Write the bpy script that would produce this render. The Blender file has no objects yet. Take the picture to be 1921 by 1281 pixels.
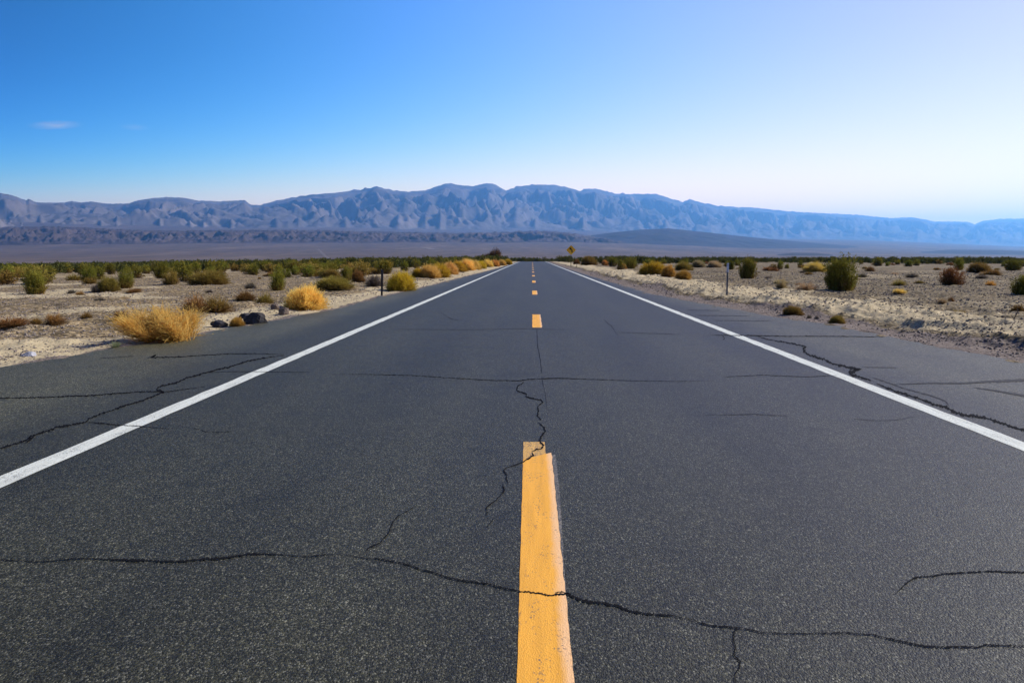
import bpy, math, random
import numpy as np
from mathutils import Matrix, Vector

# ------------------------------------------------------------------ camera, sky, sun, exposure
scene = bpy.context.scene
C = scene.collection
R = math.radians
W0, H0, F0 = 1921.0, 1281.0, 1400.0        # the photograph's pixels and the lens in those pixels
EYE = 1.35
VPX, VPY = 998.0, 481.0                    # where the road runs to
pitch = math.atan((H0 / 2 - VPY) / F0)
yaw = math.atan((VPX - W0 / 2) / (F0 / math.cos(pitch)))
cam_data = bpy.data.cameras.new('camera')
cam_data.sensor_width = 36.0
cam_data.lens = 36.0 * F0 / W0
cam_data.clip_start = 0.05
cam_data.clip_end = 120000
cam = bpy.data.objects.new('camera', cam_data)
C.objects.link(cam)
cam.location = (0, 0, EYE)
cam.rotation_euler = (math.pi / 2 - pitch, 0, yaw)
scene.camera = cam

SUN_EL, SUN_AZ = R(35), R(67)              # azimuth clockwise from the road's direction (+Y)
world = bpy.data.worlds.new('World')
scene.world = world
world.use_nodes = True
wn = world.node_tree
wn.nodes.clear()
sky = wn.nodes.new('ShaderNodeTexSky')
sky.sky_type = 'NISHITA'
sky.sun_disc = False
sky.sun_elevation = SUN_EL
sky.sun_rotation = SUN_AZ
sky.altitude = 0
sky.air_density = 1.0
sky.dust_density = 1.0
sky.ozone_density = 2.0
bg = wn.nodes.new('ShaderNodeBackground')
bg.inputs['Strength'].default_value = 0.11
wo = wn.nodes.new('ShaderNodeOutputWorld')
wn.links.new(bg.outputs[0], wo.inputs[0])
# the deep polarised blue away from the sun and the pale glow towards it: the sky's own colour by direction
#            const   cos     cos2    low     low*cos
SKY_CAP = (24.0, 20.0, 9.6)
SKY_TONE = [(-3.874, 9.763, -5.964, 10.488, -10.784), (-1.276, 4.412, -3.748, 5.296, -4.863), (-0.451, 3.337, 0.028, 6.618, -0.834)]
def _wm(op, a, b=None, clamp=False):
    nd = wn.nodes.new('ShaderNodeMath'); nd.operation = op; nd.use_clamp = clamp
    for i, v in enumerate((a, b)):
        if v is None: continue
        if isinstance(v, bpy.types.NodeSocket): wn.links.new(v, nd.inputs[i])
        else: nd.inputs[i].default_value = v
    return nd.outputs[0]
_tc = wn.nodes.new('ShaderNodeTexCoord')
_dot = wn.nodes.new('ShaderNodeVectorMath'); _dot.operation = 'DOT_PRODUCT'
wn.links.new(_tc.outputs['Generated'], _dot.inputs[0])
_dot.inputs[1].default_value = (math.sin(SUN_AZ) * math.cos(SUN_EL), math.cos(SUN_AZ) * math.cos(SUN_EL), math.sin(SUN_EL))
_cos = _wm('MAXIMUM', _wm('MINIMUM', _dot.outputs['Value'], 0.81), -0.25)
_cos2 = _wm('MULTIPLY', _cos, _cos)
_sx = wn.nodes.new('ShaderNodeSeparateXYZ')
wn.links.new(_tc.outputs['Generated'], _sx.inputs[0])
_low = _wm('EXPONENT', _wm('MULTIPLY', _wm('MAXIMUM', _sx.outputs[2], 0.0), -1 / 0.11))
_mr = wn.nodes.new('ShaderNodeMapRange'); _mr.interpolation_type = 'SMOOTHSTEP'
wn.links.new(_sx.outputs[2], _mr.inputs['Value'])
for _k, _v in (('From Min', 0.30), ('From Max', 0.75), ('To Min', 1.0), ('To Max', 0.15)): _mr.inputs[_k].default_value = _v
_mb = wn.nodes.new('ShaderNodeMapRange'); _mb.interpolation_type = 'SMOOTHSTEP'   # the sky turns darker behind the viewer's back, away from the sun
wn.links.new(_dot.outputs['Value'], _mb.inputs['Value'])
for _k, _v in (('From Min', -0.6), ('From Max', -0.1), ('To Min', 0.7), ('To Max', 1.0)): _mb.inputs[_k].default_value = _v
_high = _wm('MULTIPLY', _mr.outputs[0], _mb.outputs[0])
_sep = wn.nodes.new('ShaderNodeSeparateColor'); _cmb = wn.nodes.new('ShaderNodeCombineColor')
wn.links.new(sky.outputs[0], _sep.inputs[0])
for _i, (_a, _b, _c, _d, _f) in enumerate(SKY_TONE):
    _e = _wm('ADD', _wm('ADD', _wm('MULTIPLY', _cos, _b), _wm('MULTIPLY', _cos2, _c)), _wm('ADD', _wm('ADD', _wm('MULTIPLY', _low, _d), _wm('MULTIPLY', _wm('MULTIPLY', _low, _cos), _f)), _a))
    _raw = _wm('MULTIPLY', _wm('MULTIPLY', _sep.outputs[_i], _wm('EXPONENT', _e)), _high)
    _soft = _wm('MULTIPLY', _wm('SUBTRACT', 1.0, _wm('EXPONENT', _wm('MULTIPLY', _raw, -1 / SKY_CAP[_i]))), SKY_CAP[_i])   # bright sky levels off softly
    wn.links.new(_soft, _cmb.inputs[_i])
wn.links.new(_cmb.outputs[0], bg.inputs[0])

sd = bpy.data.lights.new('sun', 'SUN')
sd.energy = 5.0
sd.angle = R(0.5)
sd.color = (1.0, 0.97, 0.86)
sun = bpy.data.objects.new('sun', sd)
C.objects.link(sun)
sdir = Vector((math.sin(SUN_AZ) * math.cos(SUN_EL), math.cos(SUN_AZ) * math.cos(SUN_EL), math.sin(SUN_EL)))
sun.rotation_euler = sdir.to_track_quat('Z', 'Y').to_euler()

scene.view_settings.view_transform = 'Standard'
scene.view_settings.look = 'None'
scene.view_settings.exposure = 0.35
scene.view_settings.gamma = 1.0
scene.view_settings.use_curve_mapping = False
scene.cycles.max_bounces = 8
scene.cycles.diffuse_bounces = 3
scene.cycles.volume_bounces = 2
scene.cycles.transparent_max_bounces = 12

# ------------------------------------------------------------------ helpers
RM = np.array(cam.rotation_euler.to_matrix())

def ray(px, py):
    d = np.array([(px - W0 / 2) / F0, -(py - H0 / 2) / F0, -1.0])
    return RM @ d

def on_plane(px, py, z=0.0):
    d = ray(px, py)
    t = (z - EYE) / d[2]
    return np.array([d[0] * t, d[1] * t, z])

def smooth(a, b, x):
    t = np.clip((x - a) / (b - a), 0, 1)
    return t * t * (3 - 2 * t)

def perlin(x, y, seed=0):
    rs = np.random.RandomState(seed)
    p = rs.permutation(256)
    p = np.concatenate([p, p])
    ang = rs.rand(256) * 2 * np.pi
    gx, gy = np.cos(ang), np.sin(ang)
    xi = np.floor(x).astype(np.int64)
    yi = np.floor(y).astype(np.int64)
    xf, yf = x - xi, y - yi
    u = xf ** 3 * (xf * (xf * 6 - 15) + 10)
    v = yf ** 3 * (yf * (yf * 6 - 15) + 10)
    def g(ix, iy, fx, fy):
        h = p[p[ix & 255] + (iy & 255)]
        return gx[h] * fx + gy[h] * fy
    a = g(xi, yi, xf, yf)
    b = g(xi + 1, yi, xf - 1, yf)
    c = g(xi, yi + 1, xf, yf - 1)
    d = g(xi + 1, yi + 1, xf - 1, yf - 1)
    return 1.5 * ((a * (1 - u) + b * u) * (1 - v) + (c * (1 - u) + d * u) * v)

def fbm(x, y, seed=0, octaves=4, gain=0.5, lac=2.03):
    s, a = 0, 1.0
    for k in range(octaves):
        s = s + a * perlin(x, y, seed + k)
        x, y, a = x * lac + 3.7, y * lac - 1.9, a * gain
    return s

def ridged(x, y, seed=0, octaves=5, gain=0.5, lac=2.05):
    s, a, w, tot = 0, 1.0, 1.0, 0
    for k in range(octaves):
        n = 1 - np.abs(perlin(x, y, seed + k))
        n = n * n * w
        s = s + a * n
        tot += a
        w = np.clip(n * 1.6, 0, 1)
        x, y, a = x * lac + 5.3, y * lac + 2.1, a * gain
    return s / tot

def mesh_obj(name, verts, faces, mats, parent=None, smooth_shade=False, slot=None, link=True):
    """one mesh object from arrays; faces: an (n,4) or (n,3) array or a list of both"""
    me = bpy.data.meshes.new(name)
    fl = faces if isinstance(faces, list) else [faces]
    fl = [np.asarray(f, dtype=np.int32) for f in fl if len(f)]
    verts = np.asarray(verts, dtype=np.float32)
    me.vertices.add(len(verts))
    me.vertices.foreach_set('co', verts.ravel())
    loops = np.concatenate([f.ravel() for f in fl])
    sizes = np.concatenate([np.full(len(f), f.shape[1], dtype=np.int32) for f in fl])
    starts = np.concatenate([[0], np.cumsum(sizes)[:-1]]).astype(np.int32)
    me.loops.add(len(loops))
    me.loops.foreach_set('vertex_index', loops)
    me.polygons.add(len(sizes))
    me.polygons.foreach_set('loop_start', starts)
    me.polygons.foreach_set('loop_total', sizes)
    if slot is not None:
        me.polygons.foreach_set('material_index', np.asarray(slot, dtype=np.int32))
    me.polygons.foreach_set('use_smooth', np.full(len(sizes), smooth_shade, dtype=bool))
    me.update(calc_edges=True)
    me.validate()
    for m in (mats if isinstance(mats, (list, tuple)) else [mats]):
        me.materials.append(m)
    if not link:
        return me
    return link_mesh(name, me, parent)

def link_mesh(name, me, parent=None):
    o = bpy.data.objects.new(name, me)
    C.objects.link(o)
    if parent is not None:
        o.parent = parent
    return o

def grid_faces(nr, nc, wrap=False):
    i = np.arange(nr - 1)[:, None]
    j = np.arange(nc if wrap else nc - 1)[None, :]
    j2 = (j + 1) % nc
    return np.stack([i * nc + j, i * nc + j2, (i + 1) * nc + j2, (i + 1) * nc + j], -1).reshape(-1, 4)

def tag(o, label=None, cat=None, group=None, kind=None):
    if label: o['label'] = label
    if cat: o['category'] = cat
    if group: o['group'] = group
    if kind: o['kind'] = kind
    return o

def empty(name, loc, rz=0.0):
    o = bpy.data.objects.new(name, None)
    C.objects.link(o)
    o.empty_display_size = 0.2
    o.location = loc
    o.rotation_euler = (0, 0, rz)
    return o

# ------------------------------------------------------------------ material helpers
class NT:
    def __init__(self, name):
        self.m = bpy.data.materials.new(name)
        self.m.use_nodes = True
        self.t = self.m.node_tree
        self.t.nodes.clear()
        self.out = self.t.nodes.new('ShaderNodeOutputMaterial')
    def n(self, typ, **kw):
        nd = self.t.nodes.new(typ)
        for k, v in kw.items():
            if k in nd.inputs:
                if hasattr(v, 'links') or isinstance(v, bpy.types.NodeSocket):
                    self.t.links.new(v, nd.inputs[k])
                else:
                    nd.inputs[k].default_value = v
            else:
                setattr(nd, k, v)
        return nd
    def link(self, a, b):
        self.t.links.new(a, b)
    def coord(self, which='Object'):
        return self.n('ShaderNodeTexCoord').outputs[which]
    def scale(self, vec, s):
        return self.n('ShaderNodeMapping', Vector=vec, Scale=s).outputs[0]
    def noise(self, vec, s, detail=4, rough=0.55, dist=0.0):
        return self.n('ShaderNodeTexNoise', Vector=vec, Scale=s, Detail=detail, Roughness=rough, Distortion=dist).outputs['Fac']
    def ramp(self, fac, stops, interp='LINEAR'):
        nd = self.n('ShaderNodeValToRGB', Fac=fac)
        cr = nd.color_ramp
        cr.interpolation = interp
        while len(cr.elements) < len(stops):
            cr.elements.new(0.5)
        for e, (p, c) in zip(cr.elements, stops):
            e.position = p
            e.color = c if len(c) == 4 else (*c, 1)
        return nd.outputs[0]
    def mix(self, fac, a, b, mode='MIX'):
        nd = self.t.nodes.new('ShaderNodeMix')
        nd.data_type = 'RGBA'
        nd.blend_type = mode
        for sock, v in ((nd.inputs[0], fac), (nd.inputs[6], a), (nd.inputs[7], b)):
            if isinstance(v, bpy.types.NodeSocket):
                self.t.links.new(v, sock)
            else:
                sock.default_value = v if isinstance(v, float) else ((*v, 1) if len(v) == 3 else v)
        return nd.outputs[2]
    def math(self, op, a, b=0.0, clamp=False):
        nd = self.t.nodes.new('ShaderNodeMath')
        nd.operation = op
        nd.use_clamp = clamp
        for sock, v in ((nd.inputs[0], a), (nd.inputs[1], b)):
            if isinstance(v, bpy.types.NodeSocket):
                self.t.links.new(v, sock)
            else:
                sock.default_value = v
        return nd.outputs[0]
    def principled(self, color, rough=0.9, spec=0.3, bump=None, bstr=0.5, bdist=0.01, metallic=0.0):
        p = self.n('ShaderNodeBsdfPrincipled')
        for sock, v in (('Base Color', color), ('Roughness', rough), ('Specular IOR Level', spec), ('Metallic', metallic)):
            if isinstance(v, bpy.types.NodeSocket):
                self.t.links.new(v, p.inputs[sock])
            else:
                p.inputs[sock].default_value = (*v, 1) if isinstance(v, tuple) and len(v) == 3 else v
        if bump is not None:
            b = self.n('ShaderNodeBump', Height=bump, Strength=bstr, Distance=bdist)
            self.t.links.new(b.outputs[0], p.inputs['Normal'])
        self.t.links.new(p.outputs[0], self.out.inputs[0])
        return p

def mat_asphalt():
    t = NT('asphalt')
    co = t.coord()
    cs = t.scale(co, (1.0, 0.62, 1.0))
    vor = t.n('ShaderNodeTexVoronoi', Vector=cs, Scale=210.0)
    cell = t.n('ShaderNodeSeparateColor', Color=vor.outputs['Color']).outputs[0]
    grain = t.ramp(cell, [(0.0, (0.0085, 0.0077, 0.0026)), (0.45, (0.0245, 0.0226, 0.0092)), (0.85, (0.061, 0.0567, 0.030)), (1.0, (0.155, 0.147, 0.105))])
    vor2 = t.n('ShaderNodeTexVoronoi', Vector=cs, Scale=120.0)
    cell2 = t.n('ShaderNodeSeparateColor', Color=vor2.outputs['Color']).outputs[1]
    grain = t.mix(0.8, grain, t.ramp(cell2, [(0.0, (0.62, 0.62, 0.63)), (0.8, (1.08, 1.08, 1.08)), (1.0, (2.0, 1.99, 1.93))]), 'MULTIPLY')
    # wear and old stains: long along the road, patchy across it
    big = t.noise(t.scale(co, (1.0, 0.16, 1.0)), 0.9, 4, 0.6)
    grain = t.mix(0.9, grain, t.ramp(big, [(0.3, (0.80, 0.80, 0.81)), (0.7, (1.20, 1.19, 1.18))]), 'MULTIPLY')
    xs = t.n('ShaderNodeSeparateXYZ', Vector=co).outputs[0]
    lane = t.math('ABSOLUTE', t.math('ADD', xs, t.math('MULTIPLY', t.math('SUBTRACT', t.noise(t.scale(co, (0.3, 0.12, 1)), 1.0, 2), 0.5), 0.8)))
    track = t.ramp(t.math('MULTIPLY', lane, 0.25), [(0.0, (1, 1, 1)), (0.10, (1.02, 1.02, 1.02)), (0.20, (1.12, 1.12, 1.11)), (0.36, (0.90, 0.90, 0.91)), (0.56, (1.12, 1.12, 1.11)), (0.75, (0.97, 0.97, 0.97))])
    grain = t.mix(1.0, grain, track, 'MULTIPLY')
    spots = t.noise(co, 2.3, 5, 0.65)
    grain = t.mix(0.8, grain, t.ramp(spots, [(0.33, (0.72, 0.72, 0.73)), (0.46, (1.0, 1.0, 1.0)), (0.7, (1.06, 1.05, 1.04))]), 'MULTIPLY')
    fine = t.noise(co, 14.0, 4, 0.7)
    grain = t.mix(0.7, grain, t.ramp(fine, [(0.3, (0.78, 0.78, 0.78)), (0.7, (1.2, 1.2, 1.2))]), 'MULTIPLY')
    # the older shoulder paving is greyer and paler
    x = t.n('ShaderNodeSeparateXYZ', Vector=co).outputs[0]
    wob = t.math('MULTIPLY', t.math('SUBTRACT', t.noise(co, 0.5, 3), 0.5), 1.0)
    sh = t.math('ADD', t.math('ABSOLUTE', x), wob)
    nd = t.n('ShaderNodeMapRange', Value=sh)
    nd.inputs['From Min'].default_value = 3.9
    nd.inputs['From Max'].default_value = 4.6
    col = t.mix(nd.outputs[0], grain, t.mix(1.0, grain, (1.9, 1.88, 1.8), 'MULTIPLY'))
    bump = t.math('ADD', t.math('MULTIPLY', vor.outputs['Distance'], -0.8), t.math('MULTIPLY', vor2.outputs['Distance'], -0.9))
    t.principled(col, 0.6, 0.28, bump, 0.55, 0.0045)
    return t.m

def mat_paint(name, base, wear_lo, wear_hi, edge=None):
    t = NT(name)
    co = t.coord()
    vor = t.n('ShaderNodeTexVoronoi', Vector=t.scale(co, (1.0, 0.62, 1.0)), Scale=170.0)
    cell = t.n('ShaderNodeSeparateColor', Color=vor.outputs['Color']).outputs[0]
    patch = t.noise(t.scale(co, (3.0, 0.7, 1.0)), 5.0, 4, 0.6)
    hole = t.math('ADD', t.math('MULTIPLY', cell, 0.55), t.math('MULTIPLY', patch, 0.6))
    f = t.ramp(hole, [(wear_lo, (1, 1, 1)), (wear_hi, (0, 0, 0))])
    tone = t.ramp(t.noise(t.scale(co, (8.0, 0.5, 1.0)), 3.0, 3), [(0.3, tuple(c * 0.86 for c in base)), (0.7, tuple(min(1, c * 1.08) for c in base))])
    if edge:
        x = t.n('ShaderNodeSeparateXYZ', Vector=t.coord('Generated')).outputs[0]
        e = t.ramp(t.math('ADD', x, t.math('MULTIPLY', t.math('SUBTRACT', patch, 0.5), 0.3)), [(0.74, (0, 0, 0)), (0.90, (1, 1, 1))])
        tone = t.mix(e, tone, edge)
    dark = t.ramp(cell, [(0, (0.03, 0.03, 0.03)), (1, (0.09, 0.085, 0.08))])
    col = t.mix(f, dark, tone)
    t.principled(col, 0.75, 0.3, vor.outputs['Distance'], 0.5, 0.002)
    return t.m

def mat_plain(name, color, rough=0.8, spec=0.3, var=0.15, scale=8.0, bstr=0.2, metallic=0.0):
    t = NT(name)
    co = t.coord()
    nz = t.noise(co, scale, 5, 0.6)
    col = t.ramp(nz, [(0.25, tuple(c * (1 - var) for c in color)), (0.75, tuple(min(1, c * (1 + var)) for c in color))])
    t.principled(col, rough, spec, nz, bstr, 0.01, metallic)
    return t.m

def mat_ground():
    t = NT('desert_ground')
    co = t.coord()
    at_sand = t.n('ShaderNodeAttribute', attribute_name='sand').outputs['Fac']
    at_grit = t.n('ShaderNodeAttribute', attribute_name='grit').outputs['Fac']
    at_far = t.n('ShaderNodeAttribute', attribute_name='far').outputs['Fac']
    vor = t.n('ShaderNodeTexVoronoi', Vector=co, Scale=16.0)
    cell = t.n('ShaderNodeSeparateColor', Color=vor.outputs['Color']).outputs[0]
    gravel = t.ramp(cell, [(0.0, (0.055, 0.040, 0.022)), (0.3, (0.155, 0.114, 0.059)), (0.75, (0.28, 0.207, 0.108)), (1.0, (0.47, 0.36, 0.205))])
    n1 = t.noise(co, 0.35, 6, 0.65)
    gravel = t.mix(0.9, gravel, t.ramp(n1, [(0.3, (0.78, 0.77, 0.78)), (0.7, (1.2, 1.17, 1.12))]), 'MULTIPLY')
    n2 = t.noise(co, 6.0, 6, 0.7)
    sand = t.ramp(n2, [(0.25, (0.36, 0.28, 0.155)), (0.7, (0.53, 0.425, 0.25))])
    grit = t.ramp(t.noise(co, 22.0, 3, 0.7), [(0.3, (0.09, 0.07, 0.055)), (0.55, (0.20, 0.155, 0.12)), (0.75, (0.34, 0.28, 0.22))])
    sm = t.ramp(t.math('ADD', at_sand, t.math('MULTIPLY', t.math('SUBTRACT', n2, 0.5), 0.7)), [(0.35, (0, 0, 0)), (0.65, (1, 1, 1))])
    side = t.n('ShaderNodeAttribute', attribute_name='dark_gravel').outputs['Fac']
    gravel = t.mix(side, gravel, t.mix(1.0, gravel, (0.72, 0.74, 0.76), 'MULTIPLY'))
    col = t.mix(sm, gravel, sand)
    col = t.mix(t.ramp(t.math('ADD', at_grit, t.math('MULTIPLY', t.math('SUBTRACT', n2, 0.5), 0.8)), [(0.35, (0, 0, 0)), (0.6, (1, 1, 1))]), col, grit)
    # the far fan: dark varnished stone with pale washes
    wash = t.noise(t.scale(co, (0.0022, 0.0006, 0.0)), 1.0, 7, 0.62, 0.6)
    fan = t.ramp(wash, [(0.3, (0.085, 0.058, 0.040)), (0.55, (0.125, 0.087, 0.060)), (0.68, (0.165, 0.119, 0.084)), (0.8, (0.23, 0.175, 0.125))])
    mott = t.noise(t.scale(co, (0.012, 0.004, 0.0)), 1.0, 5, 0.7)
    fan = t.mix(0.85, fan, t.ramp(mott, [(0.35, (0.62, 0.62, 0.64)), (0.5, (1.0, 1.0, 1.0)), (0.66, (1.35, 1.33, 1.3))]), 'MULTIPLY')
    col = t.mix(at_far, col, fan)
    bh = t.math('ADD', t.math('MULTIPLY', n2, 0.6), t.math('MULTIPLY', vor.outputs['Distance'], -0.25))
    t.principled(col, 0.95, 0.1, bh, 0.8, 0.06)
    return t.m

def mat_rock(name, lo, hi, sc, spec=0.1):
    t = NT(name)
    co = t.coord()
    nz = t.noise(co, sc, 8, 0.65, 0.4)
    col = t.ramp(nz, [(0.3, lo), (0.7, hi)])
    t.principled(col, 0.95, spec, None)
    return t.m

def mat_leaf(name, low, mid, high, trans=0.35, split=(0.15, 0.55), hue=0.0):
    """low: colour of the dry lower growth, mid/high: variation of the upper growth"""
    t = NT(name)
    gen = t.coord('Generated')
    ob = t.coord('Object')
    z = t.n('ShaderNodeSeparateXYZ', Vector=gen).outputs[2]
    nz = t.noise(ob, 5.0, 3, 0.6)
    fine = t.noise(ob, 45.0, 2, 0.5)
    rnd = t.n('ShaderNodeObjectInfo').outputs['Random']
    top = t.mix(t.ramp(t.math('ADD', t.math('MULTIPLY', nz, 0.6), t.math('MULTIPLY', fine, 0.4)), [(0.35, (0, 0, 0)), (0.65, (1, 1, 1))]), mid, high)
    zz = t.math('ADD', z, t.math('MULTIPLY', t.math('SUBTRACT', nz, 0.5), 0.7))
    nd = t.n('ShaderNodeMapRange', Value=zz)
    nd.inputs['From Min'].default_value = split[0]
    nd.inputs['From Max'].default_value = split[1]
    col = t.mix(nd.outputs[0], low, top)
    hv = t.n('ShaderNodeHueSaturation', Color=col)
    t.link(t.math('ADD', t.math('MULTIPLY', rnd, 0.035), 0.4825 + hue), hv.inputs['Hue'])
    r2 = t.math('FRACT', t.math('MULTIPLY', rnd, 7.31))
    t.link(t.math('ADD', t.math('MULTIPLY', r2, 0.5), 0.75), hv.inputs['Value'])
    d = t.n('ShaderNodeBsdfDiffuse', Color=hv.outputs[0])
    tr = t.n('ShaderNodeBsdfTranslucent', Color=hv.outputs[0])
    mx = t.n('ShaderNodeMixShader', Fac=trans)
    t.link(d.outputs[0], mx.inputs[1])
    t.link(tr.outputs[0], mx.inputs[2])
    t.link(mx.outputs[0], t.out.inputs[0])
    return t.m

M = {}
M['asphalt'] = mat_asphalt()
M['yellow'] = mat_paint('yellow_road_paint', (0.85, 0.395, 0.04), 0.79, 0.95, edge=(0.86, 0.50, 0.22))
M['yellow_old'] = mat_paint('old_yellow_road_paint', (0.66, 0.37, 0.09), 0.60, 0.85)
M['ghost'] = mat_paint('worn_grey_road_paint', (0.26, 0.225, 0.17), 0.34, 0.62)
M['white'] = mat_paint('white_road_paint', (0.66, 0.665, 0.55), 0.72, 0.95)
M['crack'] = mat_plain('open_crack', (0.009, 0.009, 0.010), 1.0, 0.05)
M['tar'] = mat_plain('crack_with_tar', (0.019, 0.018, 0.017), 0.8, 0.2)
M['ground'] = mat_ground()
M['mountain'] = mat_rock('mountain_rock', (0.06, 0.047, 0.038), (0.215, 0.168, 0.13), 0.001)
M['badlands'] = mat_rock('badland_rock', (0.035, 0.023, 0.018), (0.115, 0.078, 0.060), 0.006)
M['hill'] = mat_rock('dark_hill_rock', (0.03, 0.022, 0.019), (0.06, 0.046, 0.04), 0.004)
M['green'] = mat_leaf('green_shrub_leaf', (0.22, 0.13, 0.04), (0.11, 0.108, 0.016), (0.29, 0.26, 0.04), 0.30, (0.02, 0.42))
M['olive'] = mat_leaf('olive_shrub_leaf', (0.20, 0.12, 0.04), (0.20, 0.15, 0.03), (0.38, 0.265, 0.06), 0.3, (0.05, 0.4))
M['gold'] = mat_leaf('golden_shrub_leaf', (0.48, 0.28, 0.06), (0.72, 0.45, 0.09), (0.88, 0.62, 0.18), 0.5, (0.0, 0.35))
M['strawgold'] = mat_leaf('straw_gold_plume', (0.55, 0.33, 0.06), (0.84, 0.56, 0.11), (0.96, 0.72, 0.20), 0.5, (0.0, 0.3))
M['yellowgreen'] = mat_leaf('yellow_green_shrub_leaf', (0.28, 0.17, 0.03), (0.47, 0.30, 0.025), (0.66, 0.44, 0.05), 0.35, (0.0, 0.35))
M['rust'] = mat_leaf('rust_shrub_leaf', (0.10, 0.06, 0.03), (0.20, 0.105, 0.035), (0.33, 0.17, 0.05), 0.3, (0.0, 0.4))
M['orange'] = mat_leaf('orange_shrub_leaf', (0.26, 0.13, 0.035), (0.48, 0.24, 0.05), (0.64, 0.37, 0.09), 0.4, (0.0, 0.35))
M['straw'] = mat_leaf('straw_grass_blade', (0.28, 0.19, 0.09), (0.42, 0.30, 0.15), (0.55, 0.42, 0.22), 0.3, (0.0, 0.4))
M['greybrush'] = mat_leaf('grey_brush_twig', (0.07, 0.055, 0.045), (0.12, 0.095, 0.07), (0.20, 0.165, 0.12), 0.2, (0.0, 0.4))
M['weed'] = mat_leaf('pale_green_weed', (0.25, 0.22, 0.10), (0.30, 0.33, 0.14), (0.42, 0.42, 0.22), 0.35, (0.0, 0.3))
M['stem'] = mat_plain('shrub_stem', (0.15, 0.10, 0.06), 0.95, 0.1)
M['darkrock'] = mat_plain('dark_boulder', (0.045, 0.04, 0.038), 0.9, 0.2, 0.5, 9.0, 0.6)
M['brownrock'] = mat_plain('brown_boulder', (0.17, 0.125, 0.09), 0.9, 0.2, 0.5, 9.0, 0.6)
M['greyrock'] = mat_plain('grey_stone', (0.33, 0.32, 0.33), 0.9, 0.2, 0.3, 12.0, 0.6)
M['pebble'] = mat_plain('pebble_stone', (0.22, 0.18, 0.145), 0.95, 0.1, 0.55, 7.0, 0.2)
M['steel'] = mat_plain('weathered_steel', (0.20, 0.20, 0.205), 0.6, 0.4, 0.2, 14.0, 0.1, 0.3)
M['darksteel'] = mat_plain('dark_weathered_steel', (0.045, 0.038, 0.033), 0.8, 0.3, 0.25, 14.0, 0.1)
M['reflector'] = mat_plain('pale_reflector_plate', (0.48, 0.52, 0.58), 0.5, 0.4, 0.1, 14.0, 0.1)
M['sign_yellow'] = mat_plain('yellow_sign_sheet', (1.0, 0.48, 0.015), 0.45, 0.4, 0.06, 6.0, 0.0)
M['sign_black'] = mat_plain('black_sign_print', (0.012, 0.011, 0.010), 0.5, 0.3, 0.1, 6.0, 0.0)
M['wood'] = mat_plain('grey_wood', (0.13, 0.10, 0.075), 0.9, 0.1, 0.3, 20.0, 0.4)

# ------------------------------------------------------------------ shape of the land
_LD = np.array([-60, 0, 9, 11, 12.3, 15, 18.6, 25, 32, 48, 80, 114, 600.]); _LE = EYE * np.array([5.0, 4.9, 4.77, 4.58, 4.37, 4.14, 3.75, 3.78, 3.5, 3.3, 2.9, 2.68, 2.66])
_RD = np.array([-60, 0, 9.6, 10.7, 12.4, 15.2, 17, 20.8, 27, 43, 79, 600.]); _RE = EYE * np.array([4.9, 4.8, 4.69, 4.58, 4.5, 4.4, 4.0, 3.7, 3.2, 3.05, 2.9, 2.85])
LEFT_LINE, RIGHT_LINE = -2.37 * EYE, 2.605 * EYE

def edge_l(y): return -np.interp(y, _LD, _LE) - 0.10 * perlin(y * 0.9, y * 0 + 3.3, 21) - 0.05 * perlin(y * 4.1, y * 0 + 1.3, 22)
def edge_r(y): return np.interp(y, _RD, _RE) + 0.10 * perlin(y * 0.9, y * 0 + 7.7, 23) + 0.05 * perlin(y * 4.1, y * 0 + 1.3, 24)

def crest(y):
    d = np.maximum(y - 190, 0)
    return np.where(d < 30, -0.0002 * d * d, -0.18 - 0.012 * (d - 30))

TD = np.log(np.array([400, 900, 2000, 4000, 6000, 8000, 12000, 16000, 40000.]))
TP = np.array([-1400, -800, 0, 500, 1000, 1500, 2000, 3400.])
TY = np.array([
    [512, 511, 508, 501, 494, 493, 493, 493],
    [506, 505, 503, 499, 495, 494, 493, 493],
    [497, 497, 496, 491, 488, 487, 487, 487],
    [478, 478, 478, 474, 474, 480, 484, 484],
    [463, 463, 463, 461, 462, 473, 480, 480],
    [445, 445, 448, 450, 452, 466, 477, 477],
    [415, 415, 416, 430, 442, 455, 470, 470],
    [405, 405, 405, 420, 432, 450, 465, 465],
    [405, 405, 405, 420, 432, 450, 465, 465.]])

def land(x, y):
    """large shape of the ground (no small bumps, road bed left out)"""
    x = np.asarray(x, float); y = np.asarray(y, float)
    rho = np.hypot(x, y)
    near = crest(y) - 0.0155 * np.maximum(-x - 6, 0) * smooth(0, 30, y + 20)
    az = np.clip(np.arctan2(x, np.maximum(y, 1e-3)), -R(58), R(58))
    px = VPX + F0 * np.tan(az)
    df = rho * np.cos(az)
    u = np.interp(np.log(np.maximum(df, 1)), TD, np.arange(len(TD)))
    v = np.interp(px, TP, np.arange(len(TP)))
    i = np.clip(u.astype(int), 0, len(TD) - 2); fu = u - i
    fu = np.clip(fu, 0, 1)
    j = np.clip(v.astype(int), 0, len(TP) - 2); fv = smooth(0, 1, v - j)
    yy = (TY[i, j] * (1 - fu) + TY[i + 1, j] * fu) * (1 - fv) + (TY[i, j + 1] * (1 - fu) + TY[i + 1, j + 1] * fu) * fv
    far = EYE - (yy - VPY) / F0 * df
    w = smooth(320, 520, df)
    return near * (1 - w) + far * w

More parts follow.
